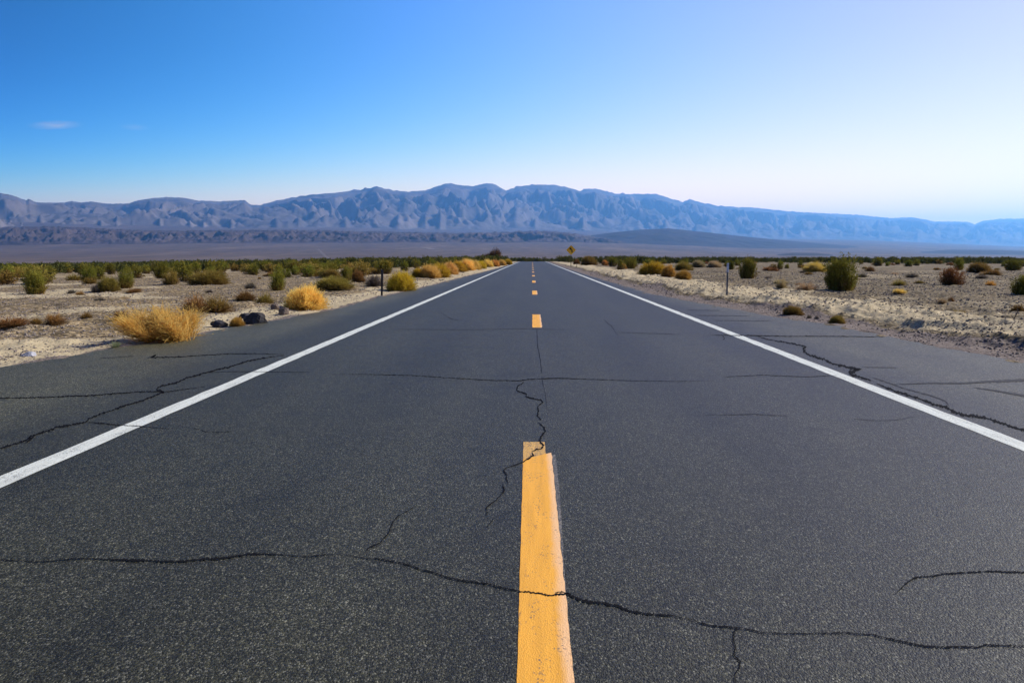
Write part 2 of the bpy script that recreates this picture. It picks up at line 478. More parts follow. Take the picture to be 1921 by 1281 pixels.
def bumps(x, y):
    rho = np.hypot(x, y)
    el, er = edge_l(y), edge_r(y)
    o = np.where(x < 0, el - x, x - er)          # metres outside the paving
    fade = 1 - smooth(60, 300, rho)
    out = smooth(0.0, 2.5, o)
    z = 0.07 * fbm(x * 0.35, y * 0.35, 40, 3) * out * fade
    z = z + (0.035 * fbm(x * 1.7, y * 1.7, 50, 4) * (0.35 + 0.65 * out)) * fade
    # the bank the road cuts on the right, and the softer one on the left
    right = (x > 0)
    bank = smooth(0.7, 2.0, o)
    lump = ridged(x * 0.75, y * 0.45, 60, 4) - 0.45
    band = smooth(0.5, 1.4, o) * (1 - smooth(3.0, 6.5, o))
    zr = 0.16 * bank + 0.11 * lump * band + 0.10 * (ridged(x * 1.9, y * 1.2, 64, 4) - 0.45) * smooth(0.3, 1.2, o) * (1 - smooth(3.5, 9, o))
    zl = 0.05 * bank + 0.10 * lump * band
    nearf = 1 - smooth(70, 170, rho)
    z = z + np.where(right, zr, zl) * nearf * (y > -30)
    return z, o

def ground_z(x, y):
    x = np.asarray(x, float); y = np.asarray(y, float)
    b, o = bumps(x, y)
    lip = -0.012 + 0.035 * perlin(x * 2.1, y * 2.1, 70)
    inside = smooth(0.0, 0.55, -o - 0.3 * perlin(x * 1.3, y * 1.3, 73) - 0.15 * perlin(x * 4, y * 4, 74))
    z = land(x, y) + b + lip * (1 - smooth(0.5, 2, o)) * (1 - inside) - 0.10 * inside
    rho = np.hypot(x, y)                       # broad washes on the far fan
    return z + smooth(1200, 3500, rho) * (rho / 1400.0) * 1.1 * (ridged(x * 0.0016, y * 0.0007, 80, 4) - 0.5)

def place(px, py):
    """the point of the ground the photograph shows at this pixel"""
    d = ray(px, py)
    d = d / math.hypot(d[0], d[1])
    ts = np.geomspace(3, 6000, 4000)
    xs, ys = d[0] * ts, d[1] * ts
    zs = EYE + d[2] * ts
    hit = np.nonzero(zs <= land(xs, ys))[0]
    k = hit[0] if len(hit) else np.argmin(zs - land(xs, ys))
    return float(xs[k]), float(ys[k]), float(ts[k])

# ------------------------------------------------------------------ ground
def build_ground():
    th_f = np.linspace(-R(44), R(42), 1000)
    th_b = np.linspace(R(42), 2 * np.pi - R(44), 150)[1:-1]
    th = np.concatenate([th_f, th_b])
    r = np.concatenate([[0.05, 0.6, 1.2, 1.9], np.geomspace(2.6, 70, 460), np.geomspace(70, 46000, 345)[1:]])
    rr, tt = np.meshgrid(r, th, indexing='ij')
    x, y = rr * np.sin(tt), rr * np.cos(tt)
    z = ground_z(x, y)
    v = np.stack([x, y, z], -1).reshape(-1, 3)
    o = mesh_obj('ground', v, grid_faces(len(r), len(th), True), M['ground'], smooth_shade=True)
    _, off = bumps(x, y)
    right = x > 0
    n = fbm(x * 0.25, y * 0.25, 90, 3)
    sand_l = smooth(-0.2, 0.1, off) * (1 - smooth(1.0, 2.6, off + 0.9 * n))
    sand_r = smooth(0.9, 1.6, off + 0.3 * n) * (1 - smooth(2.6, 6.0, off + 1.5 * n)) * 0.8
    drift = np.where(right, 0.45, 0.62) * smooth(np.where(right, 0.15, 0.0), 0.5, fbm(x * 0.12, y * 0.12, 95, 3)) * smooth(2, 6, off)
    farsand = np.where(right, 0.08, 0.40) * smooth(40, 90, rr)
    sand = np.maximum(np.maximum(np.where(right, sand_r, sand_l), drift), farsand) 
    grit = np.where(right, smooth(-0.2, 0.1, off) * (1 - smooth(0.7, 1.3, off + 0.5 * n)), smooth(-0.2, 0, off) * (1 - smooth(0.05, 0.35, off)) * 0.9)
    far = smooth(380, 1100, rr)
    for nm, val in (('sand', sand), ('grit', grit), ('far', far), ('dark_gravel', 1.0 * right)):
        a = o.data.attributes.new(nm, 'FLOAT', 'POINT')
        a.data.foreach_set('value', np.ascontiguousarray(val, dtype=np.float32).ravel())
    return tag(o, 'pale gravel and sand desert floor spreading out on both sides of the road', kind='structure')

ground = build_ground()

# ------------------------------------------------------------------ road, its paint and its cracks
def build_road():
    ys = np.concatenate([np.arange(-40, 60, 0.12), np.geomspace(60, 380, 260)[1:]])
    L, Rr = edge_l(ys), edge_r(ys)
    s = np.linspace(0, 1, 9)
    x = L[:, None] * (1 - s) + Rr[:, None] * s
    y = np.repeat(ys[:, None], 9, 1)
    z = crest(y)
    x = np.concatenate([x[:, :1] - 0.04, x, x[:, -1:] + 0.04], 1)
    y = np.concatenate([y[:, :1], y, y[:, -1:]], 1)
    z = np.concatenate([z[:, :1] - 0.12, z, z[:, -1:] - 0.12], 1)
    v = np.stack([x, y, z], -1).reshape(-1, 3)
    o = mesh_obj('road', v, grid_faces(len(ys), 11), M['asphalt'])
    return tag(o, 'grey cracked asphalt two-lane road running straight to the mountains', kind='structure')

road = build_road()

def strip(name, x0, x1, ya, yb, mat, z=0.002, step=0.25, rag=0.0, seed=0, parent=None):
    n = max(2, int((yb - ya) / step) + 1)
    ys = np.linspace(ya, yb, n)
    a = x0 + rag * perlin(ys * 6, ys * 0 + .5, seed)
    b = x1 + rag * perlin(ys * 6, ys * 0 + .5, seed + 1)
    v = np.concatenate([np.stack([a, ys, crest(ys) + z], -1), np.stack([b, ys, crest(ys) + z], -1)])
    i = np.arange(n - 1)
    return mesh_obj(name, v, np.stack([i, n + i, n + i + 1, i + 1], -1), mat, parent or road)

lw = 0.165
strip('edge_line', LEFT_LINE - lw / 2, LEFT_LINE + lw / 2, -30, 300, M['white'], rag=0.011, seed=5)
strip('edge_line', RIGHT_LINE - lw / 2, RIGHT_LINE + lw / 2, -30, 300, M['white'], rag=0.011, seed=8)

p_far = on_plane(1009, 829)
y_end = p_far[1]
xa, xb = -0.045 * EYE, 0.096 * EYE
# nearest dash, with the corner the newer coat left bare
def near_dash():
    ytop = on_plane(1010, 829)[1]
    ynot = on_plane(1030, 848)[1]
    yold = on_plane(1010, 862)[1]
    ys = np.arange(ytop - 3.6, ynot, 0.03)
    n = len(ys)
    u = (ys - ys[0]) / (ys[-1] - ys[0])
    xl = EYE * (-0.031 - 0.011 * u) + 0.003 * perlin(ys * 6, ys * 0, 32)
    xr = EYE * (0.1035 - 0.001 * u) + 0.005 * perlin(ys * 7, ys * 0, 31) + 0.002 * perlin(ys * 23, ys * 0, 36)
    yl = np.where(ys > yold, yold, ys)
    v = np.concatenate([np.stack([xl, yl, 0 * ys + 0.002], -1), np.stack([xr, ys, 0 * ys + 0.002], -1)])
    i = np.arange(n - 1)
    d = mesh_obj('centre_dash', v, np.stack([i, n + i, n + i + 1, i + 1], -1), M['yellow'], road)
    strip('old_paint', EYE * -0.0425, EYE * 0.072, yold - 0.15, ytop, M['yellow_old'], 0.0015, 0.03, 0.004, 35, d)
    ys = np.arange(ytop - 2.6, ynot - 0.03, 0.05)      # the earlier coat showing along the right side
    n = len(ys); u = (ys - ys[0]) / (ys[-1] - ys[0])
    xa, xb = EYE * (0.103 + 0 * u), EYE * (0.105 + 0.0165 * smooth(0, 0.7, u))
    v = np.concatenate([np.stack([xa, ys, 0 * ys + 0.0013], -1), np.stack([xb, ys, 0 * ys + 0.0013], -1)])
    i = np.arange(n - 1)
    mesh_obj('worn_paint', v, np.stack([i, n + i, n + i + 1, i + 1], -1), M['ghost'], d)
    return ytop
ytop = near_dash()
cx = 0.078 * EYE
k = 0
for k in range(1, 15):
    near_y = ytop + 12.19 * k - 3.05
    if k == 1:
        near_y = on_plane(1007, 614.5)[1]
        ya, yb = near_y, on_plane(1007, 590)[1]
        per0 = yb
    else:
        yb = per0 + 12.19 * (k - 1)
        ya = yb - 3.05
    strip('centre_dash', cx - 0.093, cx + 0.093, ya, yb, M['yellow'], rag=0.014, seed=40 + k, step=0.1)

def crack(pts, widths, mat, ox, oy, sc, name='crack', jag=0.7, seed=0):
    """pts in the pixels of an enlarged piece of the photograph: corner ox, oy and enlargement sc"""
    rs = np.random.RandomState(seed)
    P = np.array([(ox + a / sc, oy + b / sc) for a, b in pts], float)
    Wd = np.interp(np.arange(len(P)), np.linspace(0, len(P) - 1, len(np.atleast_1d(widths))), np.atleast_1d(widths)) / sc
    seg = np.hypot(*np.diff(P, axis=0).T)
    s = np.concatenate([[0], np.cumsum(seg)])
    n = max(6, int(s[-1] / 2.2))
    q = np.linspace(0, s[-1], n)
    X, Y, Wq = np.interp(q, s, P[:, 0]), np.interp(q, s, P[:, 1]), np.interp(q, s, Wd)
    j = rs.randn(n) * 0.45 * jag
    X = X + rs.randn(n) * 0.35 * jag
    Y = Y + j * 0.8
    tx, ty = np.gradient(X), np.gradient(Y)
    tx = np.convolve(np.pad(tx, 2, 'edge'), np.ones(5) / 5, 'valid'); ty = np.convolve(np.pad(ty, 2, 'edge'), np.ones(5) / 5, 'valid')
    ln = np.hypot(tx, ty) + 1e-6
    nx, ny = -ty / ln, tx / ln
    wa = 0.80 * Wq * (0.45 + 0.4 * rs.randn(n) * min(1, jag)).clip(0.12, 1.1)
    wb = 0.80 * Wq * (0.45 + 0.4 * rs.randn(n) * min(1, jag)).clip(0.12, 1.1)
    taper = np.clip(np.minimum(q, s[-1] - q) / (0.06 * s[-1] + 1e-6), 0.45, 1)
    A = [on_plane(x, y, 0.0035) for x, y in zip(X + nx * wa * taper, Y + ny * wa * taper)]
    B = [on_plane(x, y, 0.0035) for x, y in zip(X - nx * wb * taper, Y - ny * wb * taper)]
    v = np.concatenate([A, B])
    i = np.arange(n - 1)
    return mesh_obj(name, v, np.stack([i, n + i, n + i + 1, i + 1], -1), mat, road)

K, T = M['crack'], M['tar']
mid = (640, 580, 3.0); low = (640, 900, 3.0); lowl = (0, 900, 3.0); lowr = (1280, 900, 3.0); shl = (0, 600, 3.0); shr = (1280, 560, 3.0)
crack([(1020, 405), (1028, 412), (990, 435), (988, 458), (1010, 465), (1045, 478), (1038, 490), (1060, 497), (1130, 512), (1136, 524), (1105, 545), (1110, 570), (1105, 600), (1128, 622)], [5, 6, 7, 7, 8], K, *mid, seed=1)
crack([(1108, 633), (1138, 660), (1150, 682), (1125, 715), (1118, 742), (1140, 765), (1128, 785), (1098, 790), (1072, 796)], [8, 11, 9, 14, 9, 10, 4], K, *mid, seed=2)
crack([(1075, 800), (1082, 822), (1055, 840), (1030, 855), (1000, 868), (930, 890), (912, 905)], [9, 12, 7, 5, 6], K, *mid, seed=3)
crack([(912, 903), (932, 930), (930, 950), (938, 978)], [6, 11, 9, 5], K, *mid, seed=4)
crack([(912, 983), (908, 992), (920, 1010), (908, 1035), (870, 1075), (848, 1088), (815, 1115), (825, 1140), (812, 1158), (830, 1168)], [8, 9, 7, 6, 5, 3], K, *mid, seed=5)
crack([(862, 212), (820, 266)], [4, 5], K, *low, seed=6)
crack([(-60, 366), (130, 366), (400, 372), (600, 385), (850, 400), (1000, 402), (1050, 395), (1200, 387), (1250, 388), (1400, 393), (1640, 402), (1921, 405), (2100, 402)], [1.5, 3, 3, 4, 5, 3, 2, 1.5], K, *mid, jag=0.5, seed=7)
crack([(220, 440), (450, 430), (700, 440), (870, 431)], [2, 3, 2], K, *shr, jag=0.4, seed=8)
crack([(1101, 108), (1105, 200), (1120, 280), (1129, 360)], [5, 7, 6], T, *mid, jag=0.4, seed=9)
crack([(1129, 388), (1148, 470), (1160, 560)], [4, 3], T, *mid, jag=0.4, seed=10)
crack([(-120, 444), (0, 447), (60, 450), (180, 457), (290, 455), (400, 442), (500, 440), (600, 445), (690, 448), (735, 450), (800, 450), (950, 458), (1040, 455), (1130, 445), (1250, 437), (1300, 432), (1400, 415), (1500, 415), (1600, 420), (1720, 430), (1830, 418), (1921, 414)], [5, 5, 6, 6, 8, 14, 12, 10, 13, 14, 7, 5, 5], K, *lowl, seed=11)
crack([(0, 413), (70, 425), (150, 443), (200, 440), (340, 465), (400, 483), (450, 503), (520, 518), (580, 540), (650, 560), (740, 572), (820, 580), (900, 603), (1010, 627), (1060, 630), (1120, 637), (1170, 650), (1210, 642), (1280, 640), (1340, 670), (1400, 685), (1480, 690), (1560, 708), (1620, 735), (1700, 748), (1800, 757), (1860, 760), (1921, 775)], [6, 6, 8, 9, 10, 9, 9, 15, 16, 13, 12], K, *low, seed=12)
crack([(1205, 632), (1240, 626), (1290, 640)], [4, 7], K, *low, seed=13)
crack([(0, 775), (60, 785), (90, 800), (160, 818), (290, 828), (340, 832), (440, 855), (540, 862), (700, 862), (820, 860), (920, 856), (1000, 866), (1080, 870), (1160, 890), (1240, 908), (1310, 922), (1380, 935), (1480, 938), (1560, 935), (1660, 940), (1710, 925), (1800, 930), (1921, 932), (2100, 936)], [9, 10, 6, 7, 7, 10, 11, 9, 9], K, *lowr, seed=14)
crack([(132, 412), (150, 385), (170, 373), (220, 352), (265, 300), (290, 240), (320, 200), (380, 170), (430, 135)], [5, 9, 6, 5, 2], K, *low, seed=15)
crack([(330, 832), (290, 850), (288, 900), (300, 940), (290, 980), (325, 1020), (320, 1060), (295, 1090), (300, 1150), (296, 1200)], [6, 8, 8, 11, 7, 7], K, *lowr, seed=16)
crack([(1180, 652), (1210, 630), (1240, 600), (1280, 565), (1320, 545), (1400, 540), (1480, 525), (1560, 522), (1700, 512), (1780, 512), (1860, 517), (1921, 517), (2080, 515)], [4, 8, 8, 9, 9, 8], K, *lowr, seed=17)
crack([(-90, 742), (0, 720), (60, 705), (150, 675), (170, 655), (260, 625), (310, 605), (390, 590), (490, 572), (500, 555), (560, 530), (640, 505), (700, 480), (800, 455), (870, 425), (920, 405), (880, 390), (900, 375), (1000, 350), (1050, 325), (1130, 305), (1200, 285), (1300, 262), (1400, 230), (1500, 212), (1600, 200)], [8, 10, 12, 9, 9, 10, 11, 9, 9, 5], K, *shl, seed=18)
crack([(150, 690), (180, 660), (200, 648)], [9, 12, 6], K, *shl, seed=19)
crack([(500, 575), (600, 583), (690, 592), (790, 597), (880, 606), (960, 610)], [6, 5, 3, 2], K, *shl, seed=20)
crack([(1080, 605), (1160, 628), (1220, 632), (1300, 625)], [2, 3, 2], K, *shl, seed=21)
crack([(-90, 440), (0, 438), (200, 437), (400, 428), (520, 425), (650, 413), (800, 403), (930, 403), (1000, 395), (1150, 375)], [5, 6, 6, 5, 3], K, *shl, seed=22)
crack([(830, 215), (880, 197), (850, 212), (1000, 208), (1150, 198), (1300, 190), (1450, 190), (1600, 195)], [6, 9, 5, 4, 3], K, *shl, seed=23)
crack([(1180, 295), (1340, 290), (1500, 292), (1750, 294)], [2, 3, 2], K, *shl, jag=0.4, seed=24)
crack([(560, 216), (750, 204)], [3, 3], T, *shl, jag=0.4, seed=25)
crack([(415, 208), (470, 228), (560, 242), (640, 258), (700, 270), (680, 280), (685, 300), (720, 320), (800, 340), (840, 365), (900, 378), (960, 390), (1000, 400), (940, 415), (960, 430), (1030, 450), (1062, 462)], [6, 7, 9, 16, 15, 13, 16, 20, 17, 12], K, *shr, seed=26)
crack([(1095, 478), (1200, 520), (1330, 560), (1420, 595), (1480, 610), (1540, 640), (1600, 655), (1700, 668), (1800, 700), (1921, 740), (2040, 770)], [10, 13, 14, 20, 16, 14, 16], K, *shr, seed=27)
crack([(1060, 440), (1150, 470), (1250, 505), (1400, 545), (1480, 575), (1500, 600)], [4, 4, 6, 8], T, *shr, seed=28)
crack([(160, 205), (350, 208), (600, 212), (900, 212), (1130, 216)], [4, 6, 5, 4], K, *shr, jag=0.5, seed=29)
crack([(1190, 482), (1400, 475), (1600, 475), (1750, 465), (1921, 458), (2100, 452)], [5, 8, 14, 20, 24], T, *shr, jag=0.25, seed=30)
crack([(1640, 500), (1750, 515), (1921, 545), (2100, 570)], [5, 14, 20], T, *shr, jag=0.25, seed=31)
crack([(1000, 385), (1100, 386), (1210, 388)], [3, 3], T, *shr, jag=0.4, seed=32)
crack([(30, 65), (210, 68)], [4, 3], T, *shr, jag=0.4, seed=33)
crack([(80, 95), (380, 98)], [4, 3], T, *shr, jag=0.4, seed=34)
crack([(180, 123), (500, 126)], [4, 3], T, *shr, jag=0.4, seed=35)
crack([(225, 210), (240, 222), (230, 232)], [6, 5], K, *shr, seed=36)
crack([(940, 672), (1090, 686), (1200, 682), (1330, 660)], [2, 3, 2], T, *shr, jag=0.4, seed=37)

crack([(120, 655), (400, 649), (610, 660)], [2, 3, 2], T, *shr, jag=0.5, seed=38)
crack([(1480, 60), (1520, 95), (1560, 150)], [3, 4, 2], T, *mid, seed=39)
crack([(560, 20), (620, 55), (660, 62)], [3, 4, 2], T, *mid, seed=40)
crack([(1560, 130), (1800, 138), (1921, 142)], [2, 3, 2], T, *mid, jag=0.5, seed=41)
crack([(300, 112), (700, 116), (1000, 110), (1300, 116)], [1.5, 2, 2, 1.5], T, *mid, jag=0.4, seed=42)

# ------------------------------------------------------------------ mountains and hills
def range_mesh(name, prof, dist, front, mat, seed, freq, rough, px0, px1, step, rows=150, back=0.35, base_drop=40.0, pw=1.15, warp=0.6, floor_=0.5, wob=0.0, layers=(), jag=0.0):
    cols = np.arange(px0, px1, step)
    ridge_y = np.interp(cols, *zip(*prof)) + jag * (0.9 * perlin(cols / 11.0, cols * 0 + .3, seed + 5) + 0.7 * perlin(cols / 5.0, cols * 0 + .7, seed + 6))
    D1 = np.interp(cols, *zip(*dist))
    D1 = D1 * (1 + wob * perlin(cols * 0.011, cols * 0 + seed + 0.4, seed + 70))
    D0 = np.interp(cols, *zip(*dist)) * front
    t = np.concatenate([np.linspace(0, 1, rows), 1 + np.linspace(0, 1, 25)[1:] * back / (1 - front) * 0.6])
    tt = t[:, None] * np.ones(len(cols))
    D = D0 + (D1 - D0) * tt
    tanx = (cols - VPX) / F0
    X, Y = D * tanx, D
    bx, by = D0 * tanx, D0
    zb = land(bx, by) - base_drop
    zr = EYE + (VPY - ridge_y) / F0 * D1
    wx = warp * fbm(X * freq * 0.6, Y * freq * 0.6, seed + 50, 3)
    wy = warp * fbm(X * freq * 0.6 + 9, Y * freq * 0.6, seed + 60, 3)
    n = ridged(X * freq + wx, Y * freq * 0.6 + wy, seed, 6, 0.5)
    n2 = ridged(X * freq * 2.9 + wx, Y * freq * 1.9 + wy, seed + 20, 4, 0.5)
    n3 = ridged(X * freq * 8.0 + 2 * wx, Y * freq * 5.0 + 2 * wy, seed + 30, 3, 0.55)
    s = np.where(tt <= 1, tt ** pw, 1 - (np.maximum(tt - 1, 0) * (1 - front) / (back * 0.6)) ** 1.5)
    amp = np.clip(4 * tt * (1.25 - tt), 0.15, 1)
    calm = 1 - 0.93 * smooth(0.5, 1.0, tt)
    hgt = s * (1 + rough * amp * calm * (n - floor_)) + rough * 0.13 * amp * calm * (n2 - 0.45) * np.clip(tt * 5, 0, 1) * (tt <= 1.2) + rough * 0.03 * calm * (n3 - 0.45) * np.clip(tt * 6, 0, 1)
    for tk, hk, fk in layers:                 # nearer ridges of triangular spurs standing before the crest
        cc = cols * fk + 3.0 * tk
        zig = np.minimum(1.08, 1 - np.abs(perlin(cc, cc * 0 + tk * 17, seed + 90)) * 1.5 + 0.3 * perlin(cc * 2.7, cc * 0 + tk * 5, seed + 91))
        tc = tk + 0.10 * perlin(cc * 0.7, cc * 0 + 9.1, seed + 92)
        tent = np.clip(1 - np.abs(tt - tc) / np.where(tt < tc, 0.8 * tk, 0.22), 0, 1)
        hgt = np.maximum(hgt, hk * zig * tent + 0.16 * (n - floor_) * tent + 0.07 * (n2 - 0.45) * tent)
    lim = D / D1 * (0.90 + 0.10 * smooth(0.80, 1.0, tt)) - 0.12
    hgt = np.where((hgt > lim) & (tt < 0.995), lim + 0.12 * np.tanh((hgt - lim) / 0.12), hgt)    # no spur overtops the crest
    Z = zb + (zr - zb) * hgt
    # the skyline of every column meets the one in the photograph
    e = ((Z - EYE) / D).max(0)
    want = (VPY - ridge_y) / F0
    zb0 = zb[None, :] if zb.ndim == 1 else zb
    def lift(Zc):
        f = np.ones(len(cols))
        for j in range(len(cols)):            # bisect the factor that just touches the skyline
            lo_, hi_ = 0.2, 4.0
            for _ in range(24):
                m_ = 0.5 * (lo_ + hi_)
                if ((zb[j] + (Zc[:, j] - zb[j]) * m_ - EYE) / D[:, j]).max() > want[j]: hi_ = m_
                else: lo_ = m_
            f[j] = lo_
        return f
    f = lift(Z)
    for width in (110, 45, 22):               # fit the skyline broadly, the rock keeps its own small peaks
        f = lift(Z)
        kw = max(3, int(width / step)) | 1
        win = np.hanning(kw + 2)[1:-1]; win /= win.sum()
        Z = zb0 + (Z - zb0) * np.convolve(np.pad(f, kw // 2, 'edge'), win, 'valid')
    v = np.stack([X, Y, Z], -1).reshape(-1, 3)
    o = mesh_obj(name, v, grid_faces(len(t), len(cols)), mat, smooth_shade=True)
    return tag(o, kind='structure')

prof = [(-1100, 380), (-700, 372), (-400, 374), (-150, 366), (0, 363), (20, 367), (48, 377), (51, 373), (65, 380), (90, 381), (120, 381), (135, 378), (150, 381), (172, 379), (200, 383), (240, 383), (258, 377), (285, 373), (310, 371), (345, 372), (370, 377), (410, 379), (462, 377), (474, 386), (490, 386), (520, 378), (570, 369), (600, 366), (640, 363), (660, 360), (695, 355), (710, 352), (722, 356), (745, 360), (765, 362), (800, 360), (835, 348), (848, 347), (860, 350), (890, 352), (915, 347), (925, 348), (950, 360), (975, 352), (1000, 350), (1035, 350), (1060, 354), (1085, 361), (1100, 357), (1120, 358), (1150, 366), (1175, 367), (1225, 367), (1255, 376), (1275, 382), (1287, 376), (1300, 381), (1340, 389), (1400, 392), (1450, 397), (1500, 401), (1560, 404), (1600, 406), (1655, 412), (1690, 410), (1710, 413), (1735, 418), (1790, 418), (1805, 423), (1820, 417), (1850, 413), (1880, 413), (1921, 411), (2100, 408), (2400, 415), (2900, 420)]
mdist = [(-1100, 15500), (0, 16000), (470, 19000), (900, 23500), (1300, 29000), (1921, 35000), (2900, 37000)]
o = range_mesh('mountains', prof, mdist, 0.62, M['mountain'], 300, 1 / 1700.0, 1.3, -1100, 2900, 2.5, warp=0.9, wob=0.035, jag=0.7, layers=((0.22, 0.26, 0.021), (0.38, 0.42, 0.017), (0.55, 0.48, 0.014), (0.74, 0.56, 0.012)))
o['label'] = 'long rugged blue mountain range along the horizon'
bprof = [(-900, 424), (-300, 428), (0, 427), (80, 425), (150, 427), (250, 432), (330, 433), (450, 432), (560, 432), (640, 434), (760, 436), (860, 438), (950, 436), (1010, 434), (1060, 437), (1110, 444), (1160, 452), (1240, 470)]
bdist = [(-900, 7400), (0, 7400), (500, 7800), (1240, 8600)]
o = range_mesh('badlands', bprof, bdist, 0.86, M['badlands'], 400, 1 / 230.0, 1.3, -900, 1240, 2.0, rows=90, back=0.2, base_drop=18, pw=0.75, warp=0.5, jag=1.2)
o['label'] = 'low dark eroded badlands below the mountains'
hprof = [(1020, 470), (1080, 455), (1110, 442), (1150, 437), (1200, 432), (1250, 430), (1300, 435), (1400, 446), (1500, 455), (1600, 463), (1700, 468), (1800, 473), (1900, 478)]
o = range_mesh('dark_hill', hprof, [(1020, 9300), (1900, 9300)], 0.82, M['hill'], 500, 1 / 700.0, 0.35, 1020, 1900, 3.0, rows=70, back=0.25, base_drop=15, pw=0.9)
o['label'] = 'long dark hill sloping down to the right below the mountains'
hprof = [(1660, 484), (1710, 473), (1760, 469), (1850, 469.5), (1921, 472), (2100, 474), (2300, 484)]
o = range_mesh('low_mesa', hprof, [(1660, 7000), (2300, 7000)], 0.9, M['hill'], 520, 1 / 500.0, 0.3, 1660, 2300, 3.0, rows=40, back=0.2, base_drop=8, pw=0.8)
o['label'] = 'low flat mesa at the right end of the plain'
hprof = [(1430, 484), (1455, 477), (1480, 474.5), (1520, 475), (1545, 477), (1575, 484)]
o = range_mesh('dark_knoll', hprof, [(1430, 4200), (1575, 4200)], 0.93, M['hill'], 540, 1 / 200.0, 0.5, 1430, 1575, 2.0, rows=40, back=0.15, base_drop=6, pw=0.8)
o['label'] = 'small dark knoll on the plain right of the road'

def ribbon_on_land(name, pts, half, mat, lift):
    P = np.array([place(*p)[:2] for p in pts])
    s = np.linspace(0, len(P) - 1, 60)
    X, Y = np.interp(s, np.arange(len(P)), P[:, 0]), np.interp(s, np.arange(len(P)), P[:, 1])
    tx, ty = np.gradient(X), np.gradient(Y)
    l = np.hypot(tx, ty)
    nx, ny = -ty / l * half, tx / l * half
    A = np.stack([X + nx, Y + ny, ground_z(X + nx, Y + ny) + lift], -1)
    B = np.stack([X - nx, Y - ny, ground_z(X - nx, Y - ny) + lift], -1)
    n = len(s)
    i = np.arange(n - 1)
    return mesh_obj(name, np.concatenate([A, B]), np.stack([i, n + i, n + i + 1, i + 1], -1), mat)

M['track'] = mat_plain('pale_dirt_track', (0.27, 0.225, 0.185), 0.95, 0.1, 0.1, 0.05)
o = ribbon_on_land('distant_track', [(618, 486), (606, 475), (597, 466.5)], 1.5, M['track'], 1.2)
tag(o, 'two pale thin tracks climbing the far slope', kind='structure')
o = ribbon_on_land('distant_track', [(614, 485), (601, 473), (594, 466.8)], 1.2, M['track'], 1.2)
tag(o, 'two pale thin tracks climbing the far slope', kind='structure')
o = ribbon_on_land('pale_wash', [(795, 466), (812, 468.5), (840, 469.5), (880, 470)], 16.0, M['track'], 3.0)
tag(o, 'pale dry wash on the far slope', kind='structure')

# ------------------------------------------------------------------ shrubs
def blades(p, d, l, w, rs, bend=0.15, tipw=0.3):
    """two-quad blades: p base, d unit direction, l length, w width"""
    n = len(p)
    side = np.cross(d, rs.randn(n, 3)); side /= np.linalg.norm(side, axis=1, keepdims=True) + 1e-9
    b = rs.randn(n, 3) * bend
    l = l[:, None]; w = w[:, None] / 2
    m = p + d * l * 0.55 + b * l * 0.35
    e = p + d * l + b * l * 0.2
    e[:, 2] = np.maximum(e[:, 2], 0.0)
    v = np.stack([p - side * w, p + side * w, m - side * w * .9, m + side * w * .9, e - side * w * tipw, e + side * w * tipw], 1).reshape(-1, 3)
    i = np.arange(n)[:, None] * 6
    f = np.concatenate([i + [0, 1, 3, 2], i + [2, 3, 5, 4]])
    return v, f

def leaves(p, d, l, w, rs):
    n = len(p)
    side = np.cross(d, rs.randn(n, 3)); side /= np.linalg.norm(side, axis=1, keepdims=True) + 1e-9
    l = l[:, None]; w = w[:, None] / 2
    v = np.stack([p, p + d * l * .5 + side * w, p + d * l, p + d * l * .5 - side * w], 1).reshape(-1, 3)
    f = np.arange(n)[:, None] * 4 + [0, 1, 2, 3]
    return v, f

def unit(a): return a / (np.linalg.norm(a, axis=-1, keepdims=True) + 1e-9)

